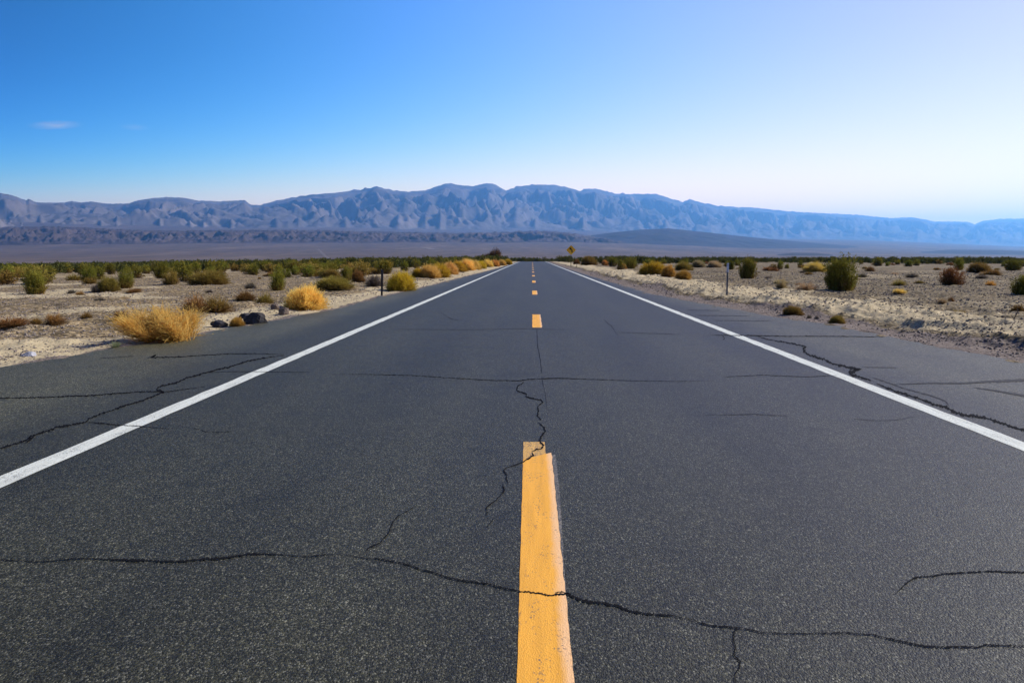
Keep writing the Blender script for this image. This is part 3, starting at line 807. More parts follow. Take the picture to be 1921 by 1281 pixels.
def shock(seed, stems=170, per=30, leaf=0.085, flare=1.0):
    """upright shrub: bundle of stems from a narrow base into a ragged rounded head; unit height, about unit width"""
    rs = np.random.RandomState(seed)
    nc = rs.randint(7, 12)
    ca = rs.rand(nc) * 2 * np.pi
    cr = 0.36 * np.sqrt(rs.rand(nc))
    cz = 0.93 + 0.07 * rs.rand(nc) - 1.7 * cr ** 2 - 0.25 * cr * rs.rand(nc)
    k = rs.randint(0, nc, stems)
    tip = np.stack([cr[k] * np.cos(ca[k]), cr[k] * np.sin(ca[k]), cz[k]], -1) * [flare, flare, 1]
    tip += rs.randn(stems, 3) * [0.115, 0.115, 0.09]
    low = rs.rand(stems) < 0.45
    tip[low, 2] *= 0.25 + 0.65 * rs.rand(low.sum()); tip[low, :2] *= 1.12
    a = rs.rand(stems) * 2 * np.pi; r = 0.26 * np.sqrt(rs.rand(stems))
    base = np.stack([r * np.cos(a), r * np.sin(a), 0 * r - 0.03], -1) * 0.6 + tip * [0.55, 0.55, 0]
    ctrl = base * 0.45 + tip * 0.55 + np.stack([0 * a, 0 * a, 0.12 + 0 * a], -1)
    t = 0.04 + 0.96 * rs.rand(stems, per) ** 0.8
    def bez(t): return (1 - t)[..., None] ** 2 * base[:, None] + (2 * t * (1 - t))[..., None] * ctrl[:, None] + (t ** 2)[..., None] * tip[:, None]
    p = bez(t) + rs.randn(stems, per, 3) * 0.018
    d = unit(bez(np.clip(t + .05, 0, 1.05)) - bez(t) + rs.randn(stems, per, 3) * 0.024)
    p, d = p.reshape(-1, 3), d.reshape(-1, 3)
    n = len(p)
    lv, lf = leaves(p, d, leaf * (0.6 + 0.8 * rs.rand(n)), leaf * 0.33 * (0.6 + 0.8 * rs.rand(n)), rs)
    s0 = bez(np.zeros((stems, 1)))[:, 0]; s1 = bez(np.full((stems, 1), .5))[:, 0]
    sv, sf = blades(s0, unit(s1 - s0), np.linalg.norm(s1 - s0, axis=1), np.full(stems, 0.013), rs, 0.05, 0.7)
    dead = max(20, stems // 2)
    a = rs.rand(dead) * 2 * np.pi
    dv, df = blades(np.stack([0.2 * np.cos(a), 0.2 * np.sin(a), 0 * a], -1), unit(np.stack([np.cos(a) * .45, np.sin(a) * .45, 0.6 + rs.rand(dead)], -1)), 0.25 + .3 * rs.rand(dead), np.full(dead, .012), rs, .3)
    sv2 = np.concatenate([sv, dv]); sf2 = np.concatenate([sf, df + len(sv)])
    lv[:, 2] = np.maximum(lv[:, 2], 0.01)
    return (lv, lf), (sv2, sf2)

def mound(seed, n=2600, tuft=3, wid=0.011, lean=0.0, ragged=0.16, low=0.02, leaf=0.06):
    """dome of fine twigs radiating from the ground; unit height and width"""
    rs = np.random.RandomState(seed)
    a = rs.rand(n) * 2 * np.pi
    el = np.arcsin(low + (0.995 - low) * rs.rand(n))
    lob = fbm(np.cos(a) * 1.6 + 5 + seed, np.sin(a) * 1.6 + el * 1.7, 200 + seed, 3)
    gap = fbm(np.cos(a) * 3.1 + seed, np.sin(a) * 3.1 + el * 3, 230 + seed, 2)
    keep = gap > -0.42
    a, el, lob = a[keep], el[keep], lob[keep]
    n = len(a)
    rad = (0.88 + ragged * 1.3 * lob + ragged * 0.55 * rs.randn(n))
    tip = np.stack([0.5 * np.cos(el) * np.cos(a), 0.5 * np.cos(el) * np.sin(a), np.sin(el)], -1) * rad[:, None]
    tip[:, 0] += lean * tip[:, 2]
    st = (0.15 + 0.55 * rs.rand(n) ** 0.7)[:, None]
    base = tip * st + rs.randn(n, 3) * 0.03
    base[:, 2] = np.maximum(base[:, 2] * 0.9, -0.02)
    dv = tip - base + rs.randn(n, 3) * 0.035
    L = np.linalg.norm(dv, axis=1)
    bv, bf = blades(base, unit(dv), L, wid * (0.6 + 0.8 * rs.rand(n)), rs, 0.18)
    p = (base[:, None] + dv[:, None] * (0.35 + 0.65 * rs.rand(n, tuft))[..., None] + rs.randn(n, tuft, 3) * 0.012).reshape(-1, 3)
    d = unit(np.repeat(unit(dv), tuft, 0) + rs.randn(n * tuft, 3) * 0.45 + [0, 0, 0.25])
    lv, lf = leaves(p, d, leaf * (0.5 + rs.rand(n * tuft)), leaf * 0.22 * (0.5 + rs.rand(n * tuft)), rs)
    V = np.concatenate([bv, lv]); Fc = np.concatenate([bf, lf + len(bv)])
    V[:, 2] = np.maximum(V[:, 2], -0.02)
    m = max(40, n // 12)
    a = rs.rand(m) * 2 * np.pi; e2 = 0.2 + 1.2 * rs.rand(m)
    sv, sf = blades(np.zeros((m, 3)) + rs.randn(m, 3) * [.08, .08, 0], np.stack([np.cos(e2) * np.cos(a) * .6, np.cos(e2) * np.sin(a) * .6, np.sin(e2)], -1), 0.3 + .35 * rs.rand(m), np.full(m, 0.016), rs, .15, .5)
    return (V, Fc), (sv, sf)

def tuft(seed, n=420):
    rs = np.random.RandomState(seed)
    a = rs.rand(n) * 2 * np.pi
    sp = rs.rand(n) ** 0.8
    base = np.stack([np.cos(a) * sp * .18, np.sin(a) * sp * .18, 0 * a], -1)
    d = unit(np.stack([np.cos(a) * sp * .55, np.sin(a) * sp * .55, 0.55 + .6 * rs.rand(n)], -1) + rs.randn(n, 3) * .12)
    return blades(base, d, 0.45 + 0.6 * rs.rand(n), 0.02 * (0.5 + rs.rand(n)), rs, .25), None

SHAPES = {}
for i in range(5): SHAPES['shock', i] = shock(10 + i, 300, 36, 0.055)
for i in range(5): SHAPES['mound', i] = mound(30 + i, 3600, 3, 0.010)
for i in range(4): SHAPES['scrub', i] = mound(50 + i, 1300, 3, 0.014, ragged=0.34, low=0.05, leaf=0.08)
for i in range(3): SHAPES['tuft', i] = tuft(70 + i)
def plumes(seed, clusters=16, per=420):
    """loose feathery clump of straw plumes, unit width and height, leaning to -x"""
    rs = np.random.RandomState(seed)
    P, Dv, L = [], [], []
    for c in range(clusters):
        bx = rs.uniform(-0.36, 0.40); by = rs.uniform(-0.25, 0.25)
        hh = (1.12 - 1.35 * abs(bx + 0.02) ** 1.6) * rs.uniform(0.62, 1.0)
        ax = unit(np.array([-0.22 + bx * 0.9 + rs.randn() * .22, by * 1.4 + rs.randn() * .15, 1.0]))
        m = int(per * rs.uniform(0.6, 1.3))
        st = rs.rand(m) ** 1.3
        p = np.array([bx, by, 0]) + ax * (hh * 0.62 * st)[:, None] + rs.randn(m, 3) * [.05, .05, .02]
        spread = 0.26 + 0.25 * rs.rand()
        d = unit(ax + rs.randn(m, 3) * spread + [-0.05, 0, -0.15])
        l = hh * (0.22 + 0.30 * rs.rand(m)) * (0.75 + 0.5 * rs.rand())
        P.append(p); Dv.append(d); L.append(l)
    p, d, l = np.concatenate(P), np.concatenate(Dv), np.concatenate(L)
    p[:, 2] = np.maximum(p[:, 2], 0.0)
    n = len(p)
    bv, bf = blades(p, d, l, 0.0075 * (0.5 + rs.rand(n)), rs, 0.22)
    q = (p[:, None] + d[:, None] * (l[:, None] * (0.3 + 0.7 * rs.rand(n, 3)))[..., None]).reshape(-1, 3)
    dd = unit(np.repeat(d, 3, 0) + rs.randn(n * 3, 3) * 0.4)
    lv, lf = leaves(q, dd, 0.045 * (0.5 + rs.rand(n * 3)), 0.008 * (0.6 + rs.rand(n * 3)), rs)
    V = np.concatenate([bv, lv]); Fc = np.concatenate([bf, lf + len(bv)])
    V[:, 2] = np.maximum(V[:, 2], 0.0)
    m = 150
    a = rs.rand(m) * 6.28
    sv, sf = blades(np.stack([rs.uniform(-.36, .4, m), rs.uniform(-.22, .22, m), 0 * a], -1), unit(np.stack([rs.randn(m) * .35 - .2, rs.randn(m) * .3, 0.9 + 0 * a], -1)), 0.35 + .4 * rs.rand(m), np.full(m, .008), rs, .15, .5)
    return (V, Fc), (sv, sf)
SHAPES['bigmound', 0] = plumes(90)
for i in range(5): SHAPES['shock_far', i] = shock(110 + i, 80, 18, 0.12)
for i in range(4): SHAPES['mound_far', i] = mound(130 + i, 420, 2, 0.03, ragged=0.22, leaf=0.12)

_mesh_cache = {}
def part_mesh(shape, which, mat):
    key = (shape, which, mat)
    if key not in _mesh_cache:
        v, f = SHAPES[shape][which]
        _mesh_cache[key] = mesh_obj('foliage' if which == 0 else 'stems', v, f, M[mat], link=False)
    return _mesh_cache[key]

def joined_mesh(shape, mat):
    key = (shape, 'joined', mat)
    if key not in _mesh_cache:
        (v, f), st = SHAPES[shape]
        sl = np.zeros(len(f))
        if st is not None:
            f = np.concatenate([f, st[1] + len(v)]); v = np.concatenate([v, st[0]]); sl = np.concatenate([sl, np.ones(len(st[1]))])
        _mesh_cache[key] = mesh_obj('desert_shrub', v, f, [M[mat], M['stem']], slot=sl, link=False)
    return _mesh_cache[key]

rng = random.Random(7)
taken = []
def shrub(px, py, w, h, shape, mat, label, name='desert_shrub', group=None, cat='shrub', parts=True, depth=None, rz=None, sink=0.03):
    x, y, D = place(px, py)
    s = y / F0
    sx, sz = w * s, h * s
    z = float(ground_z(x, y)) - sink * sz
    rz = rng.random() * 6.28 if rz is None else rz
    taken.append((x, y, max(sx, 0.5) * 0.5))
    key = None
    idx = [k for k in SHAPES if k[0] == shape]
    key = rng.choice(idx)
    if parts and SHAPES[key][1] is not None:
        o = empty(name, (x, y, z), rz)
        o.scale = (sx, depth * s if depth else sx, sz)
        link_mesh('foliage', part_mesh(key, 0, mat), o)
        link_mesh('stems', part_mesh(key, 1, mat), o)
    else:
        o = link_mesh(name, joined_mesh(key, mat))
        o.location = (x, y, z); o.rotation_euler = (0, 0, rz); o.scale = (sx, sx, sz)
    return tag(o, label, cat, group)

S = shrub
# left of the road, near to far
S(318, 638, 112, 76, 'bigmound', 'strawgold', 'big straw gold feathery bush leaning over the left asphalt edge', rz=0.12)
S(229, 606, 32, 17, 'scrub', 'rust', 'low rust bush half behind the big straw gold bush')
S(366, 589, 54, 27, 'scrub', 'rust', 'brown scraggly bush just behind the big straw gold bush')
S(408, 587, 56, 27, 'scrub', 'olive', 'thin olive brown bush above the leftmost dark boulder')
S(22, 621, 66, 17, 'scrub', 'rust', 'low wide orange brown scrub cut by the left edge of the photo')
S(69, 617, 22, 14, 'scrub', 'rust', 'small brown scrub between the two wider low ones at far left')
S(103, 618, 38, 20, 'scrub', 'rust', 'dark rust scrub with ragged top, third along the left gravel rise')
S(163, 606, 21, 11, 'scrub', 'rust', 'tiny brown scrub alone on gravel left of the big straw gold bush')
S(446, 611, 28, 17, 'mound', 'orange', 'small tan bush between the two dark boulders at the road edge')
S(217, 651, 17, 14, 'tuft', 'weed', 'pale green weed at the asphalt edge in the straw gold bush shadow', name='roadside_weed', cat='weed')
S(461, 566, 42, 18, 'scrub', 'rust', 'rusty brown low scrub on the sand behind the boulders')
S(497, 573, 38, 19, 'scrub', 'olive', 'grey olive low scrub beside the brown boulder')
S(470, 544, 22, 13, 'scrub', 'greybrush', 'small grey brown scrub on the gravel left of the green upright shrub')
S(572, 580, 80, 47, 'mound', 'gold', 'round golden bush at the road edge in front of the green upright shrub')
S(519, 548, 33, 42, 'shock', 'green', 'upright green shrub standing behind the round golden bush')
S(628, 547, 76, 25, 'mound', 'olive', 'long low golden olive mound right of the round golden bush')
S(752, 545, 60, 38, 'mound', 'yellowgreen', 'bright yellow green bush just right of the dark roadside post')
S(702, 541, 32, 22, 'scrub', 'greybrush', 'dark grey scrub behind the dark roadside post')
S(652, 529, 24, 29, 'shock', 'green', 'green shrub touching a brown one above the low golden olive mound')
S(672, 532, 26, 24, 'mound', 'rust', 'brown orange bush leaning against a green shrub above the golden olive mound')
S(622, 524, 34, 18, 'mound', 'olive', 'tan olive mound behind the long low golden olive mound')
S(584, 521, 34, 16, 'mound', 'olive', 'flat dark olive mound between two pale sand gaps left of centre')
S(700, 516, 30, 14, 'mound', 'olive', 'small dull gold mound on sand behind the dark roadside post')
S(786, 523, 32, 23, 'mound', 'yellowgreen', 'yellow green bush at the near end of the roadside yellow row', group='yellow bushes in a row along the left road edge')
for i, (px, py, w, h, m) in enumerate([(806, 523, 40, 25, 'gold'), (826, 521, 42, 27, 'yellowgreen'), (843, 516, 36, 24, 'gold'), (826, 512, 34, 20, 'olive'), (860, 511, 34, 22, 'yellowgreen'), (876, 508.5, 34, 22, 'gold'), (890, 507, 26, 18, 'gold'),
        (870, 504, 30, 17, 'olive'), (902, 504.5, 24, 16, 'yellowgreen'), (915, 502, 24, 14, 'gold'), (928, 500, 22, 13, 'orange'), (904, 499.5, 24, 13, 'olive'), (941, 498, 20, 12, 'gold'), (953, 496.3, 18, 11, 'yellowgreen')]):
    S(px, py, w, h, 'mound', m, 'one of the yellow bushes lining the left road edge towards the horizon', group='yellow bushes in a row along the left road edge', parts=i < 3)
S(65, 554, 46, 48, 'shock', 'green', 'flared green shrub with narrow brown foot at far left')
S(27, 522, 48, 22, 'mound', 'olive', 'dull olive gold mound among green shrubs at the far left edge', parts=True)
S(168, 531, 28, 31, 'shock', 'green', 'round green shrub on sand between the flared one and the dark wide one')
S(204, 548, 44, 29, 'mound', 'olive', 'dark olive mound joined to a taller green shrub, far left flat')
S(236, 544, 32, 37, 'shock', 'green', 'taller green shrub joined to the dark olive mound, far left flat')
S(180, 549, 17, 14, 'scrub', 'greybrush', 'little brown scrub at the left foot of the dark olive mound')
S(302, 524, 26, 27, 'shock', 'green', 'green shrub behind and left of a browner one near the gold grey mound')
S(322, 536, 29, 26, 'shock', 'olive', 'brown green shrub just left of the gold grey mound')
S(395, 536, 76, 28, 'mound', 'olive', 'wide gold grey mound with dark shaded left end on the left flat')
S(400, 509, 24, 10, 'mound', 'gold', 'little gold mound behind the wide gold grey mound', parts=False)
S(553, 518, 13, 16, 'shock', 'green', 'small slim green shrub just above the green upright one', parts=False)
S(606, 512, 20, 19, 'shock', 'green', 'green shrub above the flat dark olive mound', parts=False)
S(726, 506, 15, 17, 'shock', 'yellowgreen', 'slim yellow green shrub above the bright yellow green bush', parts=False)
# right of the road
S(1104, 500, 32, 18, 'mound', 'olive', 'dark olive round bush right of the curve sign post')
S(1082, 497, 13, 10, 'mound', 'rust', 'small rust bush between the curve sign and the dark olive bush', parts=False)
S(1135, 500, 14, 12, 'mound', 'orange', 'orange brown bush left of the first green shrub right of the sign', parts=False)
S(1150, 502, 21, 18, 'shock', 'green', 'first green shrub right of the dark olive bush by the sign', parts=False)
S(1181, 507, 28, 23, 'shock', 'green', 'larger green shrub on the right bank behind small orange bush')
S(1168, 508, 16, 12, 'mound', 'orange', 'small bright orange bush on the right sand bank', parts=False)
S(1225, 520, 58, 25, 'mound', 'yellowgreen', 'long olive yellow bush on the right sand bank')
S(1253, 528, 27, 23, 'mound', 'orange', 'orange bush at the right end of the long olive yellow one')
S(1281, 532, 32, 20, 'mound', 'orange', 'orange brown bush standing alone right of the bank bushes')
S(1283, 512, 36, 18, 'mound', 'olive', 'brown gold mound behind the orange bushes of the right bank')
S(1310, 504, 27, 14, 'mound', 'straw', 'tan mound left of the pinkish tan one on the right flat')
S(1340, 505, 28, 14, 'mound', 'straw', 'pinkish tan mound left of the pale marker post top')
S(1371, 509, 14, 18, 'shock', 'green', 'slim dark shrub right behind the pale marker post')
S(1400, 528, 35, 39, 'shock', 'green', 'green shrub with brown foot just right of the pale marker post')
S(1580, 554, 66, 68, 'shock', 'green', 'biggest green shrub, tall and rounded, alone on the right flat')
S(1528, 515, 46, 20, 'mound', 'gold', 'golden mound left of and behind the biggest green shrub')
S(1784, 543, 44, 33, 'shock', 'rust', 'rust brown upright shrub on the right flat')
S(1915, 562, 44, 38, 'shock', 'green', 'dark green shrub cut by the right edge of the photo')
S(1834, 516, 40, 19, 'mound', 'olive', 'dark gold mound beyond the rust upright shrub')
S(1862, 522, 30, 11, 'scrub', 'rust', 'flat brown scrub touching the dark gold mound')
S(1799, 511, 19, 23, 'shock', 'green', 'narrow dark green shrub left of the dark gold mound')
S(1900, 511, 29, 22, 'shock', 'green', 'wide dark green shrub behind the one cut by the right edge')
S(1647, 502, 17, 16, 'shock', 'green', 'round dark green shrub first right of the biggest one', parts=False)
S(1704, 502, 16, 12, 'shock', 'green', 'squat dark green shrub midway across the right flat', parts=False)
S(1632, 513, 17, 10, 'scrub', 'rust', 'low brown scrub right of the biggest green shrub', parts=False)
S(1487, 591, 40, 18, 'mound', 'olive', 'dark olive tuft on the sand shoulder left of a similar smaller one')
S(1570, 605, 30, 16, 'mound', 'olive', 'smaller dark olive tuft at the right asphalt edge')
S(1518, 595, 9, 6, 'scrub', 'greybrush', 'tiny dark tuft between the two olive tufts of the right shoulder', parts=False)
S(1532, 598, 9, 5, 'scrub', 'greybrush', 'tiniest dark tuft just left of the smaller olive tuft', parts=False)
S(1511, 556, 40, 15, 'scrub', 'straw', 'dry tan scrub at the left foot of the biggest green shrub')
S(1465, 551, 22, 15, 'scrub', 'straw', 'dry tan scrub left of another one on the right sand')
S(1686, 564, 24, 8, 'scrub', 'gold', 'low golden scrub patch on the right gravel')
S(1858, 544, 18, 10, 'scrub', 'orange', 'little orange scrub right of the rust upright shrub')
S(1710, 526, 26, 8, 'scrub', 'greybrush', 'grey flat scrub between the biggest green and the rust shrubs')
S(1765, 585, 18, 12, 'tuft', 'straw', 'straw coloured grass tuft on the right gravel', name='dry_grass_tuft', cat='grass tuft')
S(1783, 581, 12, 9, 'scrub', 'rust', 'small dark brown scrub beside the straw grass tuft on the right gravel', parts=False)
S(1800, 597, 22, 12, 'tuft', 'straw', 'pale dry grass tuft nearest the sand bank at right', name='dry_grass_tuft', cat='grass tuft')
S(1908, 598, 26, 14, 'scrub', 'rust', 'brown scrub by the leaning stick at the right edge')
# rust tree by the road's far end
def far_tree():
    x, y, D = place(922, 493.5)
    s = y / F0 * 1.15
    o = empty('desert_tree', (x, y, float(ground_z(x, y)) - 0.05))
    rs = np.random.RandomState(3)
    V, Fc, n0 = [], [], 0
    for cxp, w, h, key in ((6, 20, 24, ('shock', 1)), (0, 17, 20, ('mound', 2)), (-10, 26, 15, ('mound', 1)), (-22, 20, 10, ('scrub', 2)), (10, 12, 15, ('shock', 3))):
        v, f = SHAPES[key][0]
        v = v * [w * s, w * s, h * s] + [cxp * s, rs.randn() * .3, 0]
        V.append(v); Fc.append(f + n0); n0 += len(v)
    mesh_obj('crown', np.concatenate(V), np.concatenate(Fc), M['treecrown'], o)
    bv, bf = blades(np.array([[6, 0, 0], [5, .1, 0], [7, -.1, 0], [-8, 0, 0], [-12, .1, 0]]) * [s, 1, 1], unit(np.array([[.1, 0, 1], [-.2, 0, 1], [.25, 0, 1], [.3, 0, .8], [-.5, 0, .7]])), np.array([16, 13, 14, 8, 8]) * s, np.full(5, .14), rs, .1, .4)
    for q in range(5):
        mesh_obj('branch', bv[q * 6:q * 6 + 6], np.array([[0, 1, 3, 2], [2, 3, 5, 4]]), M['stem'], o)
    tag(o, 'reddish brown desert tree on the skyline left of the road end', 'tree')
    taken.append((x, y, 3.5))
M['treecrown'] = mat_leaf('rust_tree_leaf', (0.045, 0.032, 0.022), (0.085, 0.05, 0.028), (0.16, 0.075, 0.035), 0.25, (0.0, 0.5))
far_tree()

# the many smaller shrubs of the flats
def free(x, y, r):
    return all((x - a) ** 2 + (y - b) ** 2 > (r + c) ** 2 * 0.6 for a, b, c in taken)

def fill(n, pxr, dr, group, label, kinds, power=1.0, hr=(0.65, 1.2)):
    made, tries = 0, 0
    while made < n and tries < 20000:
        tries += 1
        px = rng.uniform(*pxr)
        D = dr[0] + (dr[1] - dr[0]) * rng.random() ** power
        x, y = (px - VPX) / F0 * D, D
        if not (edge_l(np.float64(y)) - 3.0 > x or x > edge_r(np.float64(y)) + 3.0):
            continue
        if perlin(np.float64(x * .07), np.float64(y * .05), 77) < -0.22:
            continue
        hgt = rng.uniform(*hr); wd = hgt * rng.uniform(0.75, 1.25)
        if not free(x, y, wd / 2): continue
        shape, mat, fl = rng.choice(kinds)
        key = rng.choice([k for k in SHAPES if k[0] == shape])
        o = link_mesh('desert_shrub', joined_mesh(key, mat))
        o.location = (x, y, float(ground_z(x, y)) - 0.03)
        o.rotation_euler = (0, 0, rng.random() * 6.28)
        o.scale = (wd * (1.4 if fl < 1 else 1), wd * (1.4 if fl < 1 else 1), hgt * fl)
        tag(o, label, 'shrub', group)
        taken.append((x, y, wd / 2))
        made += 1

GK = [('shock_far', 'green', 1.0)] * 7 + [('shock_far', 'olive', 0.9)] * 2 + [('mound_far', 'olive', 0.6)] + [('mound_far', 'rust', 0.5)]
fill(30, (-40, 700), (42, 80), 'small green shrubs of the left flat', 'small far-off shrub in the crowded green band left of the road', GK, 0.8, (0.7, 1.25))
fill(104, (-60, 940), (56, 112), 'small green shrubs of the left flat', 'small far-off shrub in the crowded green band left of the road', GK, 0.9, (0.8, 1.4))
fill(52, (1090, 1980), (58, 130), 'small green shrubs of the right flat', 'small far-off dark shrub in the sparse band right of the road', GK + [('mound_far', 'rust', 0.5)] * 2, 0.8, (0.5, 1.05))
fill(22, (1300, 1980), (30, 75), 'low scrub dotted over the right flat', 'low dry scrub tuft dotted over the right gravel flat', [('scrub', 'rust', 0.5), ('scrub', 'straw', 0.4), ('scrub', 'greybrush', 0.5), ('scrub', 'olive', 0.5)], 1.0, (0.22, 0.5))
fill(14, (-40, 640), (24, 60), 'low scrub dotted over the left flat', 'low dry scrub tuft dotted over the left gravel flat', [('scrub', 'rust', 0.5), ('scrub', 'straw', 0.4), ('scrub', 'greybrush', 0.5)], 1.0, (0.2, 0.42))

def thicket():
    rs = np.random.RandomState(17)
    V, Fc, Sl, n0 = [], [], [], 0
    keys = [('shock_far', i) for i in range(5)]
    lite = {}
    for i in range(4):
        lite[i] = shock(160 + i, 26, 9, 0.26)[0]
    cnt = 0
    while cnt < 5200:
        D = rs.uniform(88, 420) if rs.rand() < 0.6 else rs.uniform(88, 200)
        px = rs.uniform(-500, 2500)
        if cnt % 16 == 0: px, D = rs.uniform(930, 1075), rs.uniform(238, 330)     # beyond the road's crest
        x, y = (px - VPX) / F0 * D, D
        if y < 215 and edge_l(np.float64(y)) - 2.0 < x < edge_r(np.float64(y)) + 2.0: continue
        if y >= 215 and abs(x) < 3.6 and y < 235: continue
        if perlin(np.float64(x * .05), np.float64(y * .04), 78) < (-0.42 if px < 998 else -0.25): continue
        h = rs.uniform(0.8, 1.45); w = h * rs.uniform(0.8, 1.3)
        if px > 998 and D < 130 or D < 105 and rs.rand() < .5: continue
        if px > 1250: h *= 0.85
        v, f = lite[rs.randint(4)]
        a = rs.rand() * 6.28
        c, s_ = math.cos(a), math.sin(a)
        v2 = np.stack([(v[:, 0] * c - v[:, 1] * s_) * w + x, (v[:, 0] * s_ + v[:, 1] * c) * w + y, v[:, 2] * h + float(land(x, y)) - 0.02], -1)
        V.append(v2); Fc.append(f + n0); n0 += len(v2)
        cnt += 1
    t = NT('distant_shrub_leaf')
    nz = t.noise(t.coord(), 0.7, 3, 0.6)
    col = t.ramp(nz, [(0.3, (0.055, 0.062, 0.018)), (0.55, (0.095, 0.098, 0.027)), (0.72, (0.17, 0.125, 0.035))])
    d = t.n('ShaderNodeBsdfDiffuse', Color=col); tr = t.n('ShaderNodeBsdfTranslucent', Color=col)
    mx = t.n('ShaderNodeMixShader', Fac=0.3)
    t.link(d.outputs[0], mx.inputs[1]); t.link(tr.outputs[0], mx.inputs[2]); t.link(mx.outputs[0], t.out.inputs[0])
    o = mesh_obj('distant_shrubs', np.concatenate(V), np.concatenate(Fc), t.m)
    tag(o, 'dense far band of dark green shrubs along the edge of the flat', 'shrubs', kind='stuff')
thicket()

# ------------------------------------------------------------------ boulders and pebbles
def icosphere(sub=3):
    import bmesh
    bm = bmesh.new()
    bmesh.ops.create_icosphere(bm, subdivisions=sub, radius=1.0)
    v = np.array([p.co[:] for p in bm.verts]); f = np.array([[q.index for q in p.verts] for p in bm.faces])
    bm.free()
    return v, f
ICO = icosphere(4)

def boulder(px, py, w, h, mat, label, seed, name='boulder', cat='boulder'):
    x, y, D = place(px, py)
    s = y / F0
    v, f = ICO
    n = fbm(v[:, 0] * 0.9 + seed, v[:, 1] * 0.9 + v[:, 2] * 1.3, 600 + seed, 2)
    rs = np.random.RandomState(seed)
    vv = v * (1 + 0.28 * n)[:, None]
    for _ in range(11):                       # flat broken faces
        d = unit(rs.randn(3)); c = 0.62 + 0.25 * rs.rand()
        over = np.maximum(vv @ d - c, 0)
        vv = vv - over[:, None] * d * 0.9
    vv = vv * (1 + 0.05 * fbm(v[:, 0] * 4, v[:, 1] * 4 + v[:, 2] * 5, 650 + seed, 3))[:, None]
    vv = vv * [w * s * .55, w * s * .45, h * s * .72]
    vv[:, 2] += h * s * 0.36
    o = mesh_obj(name, vv, f, M[mat])
    o.location = (x, y, float(ground_z(x, y)) - 0.02)
    tag(o, label, cat)

boulder(413, 611, 33, 15, 'darkrock', 'leftmost dark boulder beside the straw gold bush at the asphalt edge', 1)
boulder(478, 606, 42, 21, 'darkrock', 'larger dark boulder right of the small tan bush at the asphalt edge', 2)
boulder(459, 597, 24, 14, 'darkrock', 'small dark rock behind the larger dark boulder', 6)
boulder(532, 588, 21, 16, 'brownrock', 'brown boulder with a sunlit side left of the round golden bush', 3)
boulder(517, 584, 16, 12, 'brownrock', 'small brown rock at the left of the brown boulder', 5)
boulder(56, 666, 26, 11, 'greyrock', 'light grey stone lying on the sand at the far left', 4, 'stone', 'stone')

def pebbles():
    rs = np.random.RandomState(5)
    oc = np.array([[1, 0, 0], [-1, 0, 0], [0, 1, 0], [0, -1, 0], [0, 0, 1], [0, 0, -1.]])
    of = np.array([[0, 2, 4], [2, 1, 4], [1, 3, 4], [3, 0, 4], [2, 0, 5], [1, 2, 5], [3, 1, 5], [0, 3, 5]])
    n = 95000
    D = 6 * (60 / 6) ** (rs.rand(n) ** 0.9)
    px = rs.uniform(-150, 2070, n)
    x, y = (px - VPX) / F0 * D, D
    o = np.where(x < 0, edge_l(y) - x, x - edge_r(y))
    clump = fbm(x * .5, y * .5, 88, 3)
    keep = (o > 0.02) & ((clump > -0.15) | (rs.rand(n) < 0.3))
    x, y, o, D = x[keep], y[keep], o[keep], D[keep]
    n = len(x)
    sz = (0.008 + 0.022 * rs.rand(n) ** 3) * (0.7 + D / 40)
    edge_small = o < 0.5
    sz[edge_small] *= 0.6
    z = ground_z(x, y)
    v = oc[None] * (0.6 + 0.8 * rs.rand(n, 6, 1))
    a = rs.rand(n) * 6.28
    c, s = np.cos(a)[:, None], np.sin(a)[:, None]
    v = np.stack([v[..., 0] * c - v[..., 1] * s, v[..., 0] * s + v[..., 1] * c, v[..., 2] * .7], -1) * sz[:, None, None]
    v = v + np.stack([x, y, z + sz * .25], -1)[:, None]
    f = of[None] + (np.arange(n) * 6)[:, None, None]
    ob = mesh_obj('gravel', v.reshape(-1, 3), f.reshape(-1, 3), M['pebble'])
    tag(ob, 'loose pebbles strewn over the sand beside the road', 'gravel', kind='stuff')
pebbles()

# ------------------------------------------------------------------ posts and sign
def box(cx_, cy_, z0, z1, w, d):
    v = np.array([[cx_ + sx * w / 2, cy_ + sy * d / 2, z] for z in (z0, z1) for sx, sy in ((-1, -1), (1, -1), (1, 1), (-1, 1))])
    f = np.array([[0, 3, 2, 1], [4, 5, 6, 7], [0, 1, 5, 4], [1, 2, 6, 5], [2, 3, 7, 6], [3, 0, 4, 7]])
    return v, f

def join(parts):
    V, Fc, n0 = [], [], 0
    for v, f in parts:
        V.append(v); Fc.append(f + n0); n0 += len(v)
    return np.concatenate(V), np.concatenate(Fc)

def bevel(o, w=0.003):
    m = o.modifiers.new('bevel', 'BEVEL'); m.width = w; m.segments = 2
    return o

def channel_post(h, w, d, t=0.006):
    """U-channel steel post"""
    return join([box(0, d / 2 - t / 2, -0.1, h, w * 0.55, t), box(-w * 0.275 - t / 2 + .001, 0, -0.1, h, t, d), box(w * 0.275 + t / 2 - .001, 0, -0.1, h, t, d),
                 box(-w * 0.275 - t - w * .09 + .002, -d / 2 + t / 2, -0.1, h, w * .18, t), box(w * 0.275 + t + w * .09 - .002, -d / 2 + t / 2, -0.1, h, w * .18, t)])

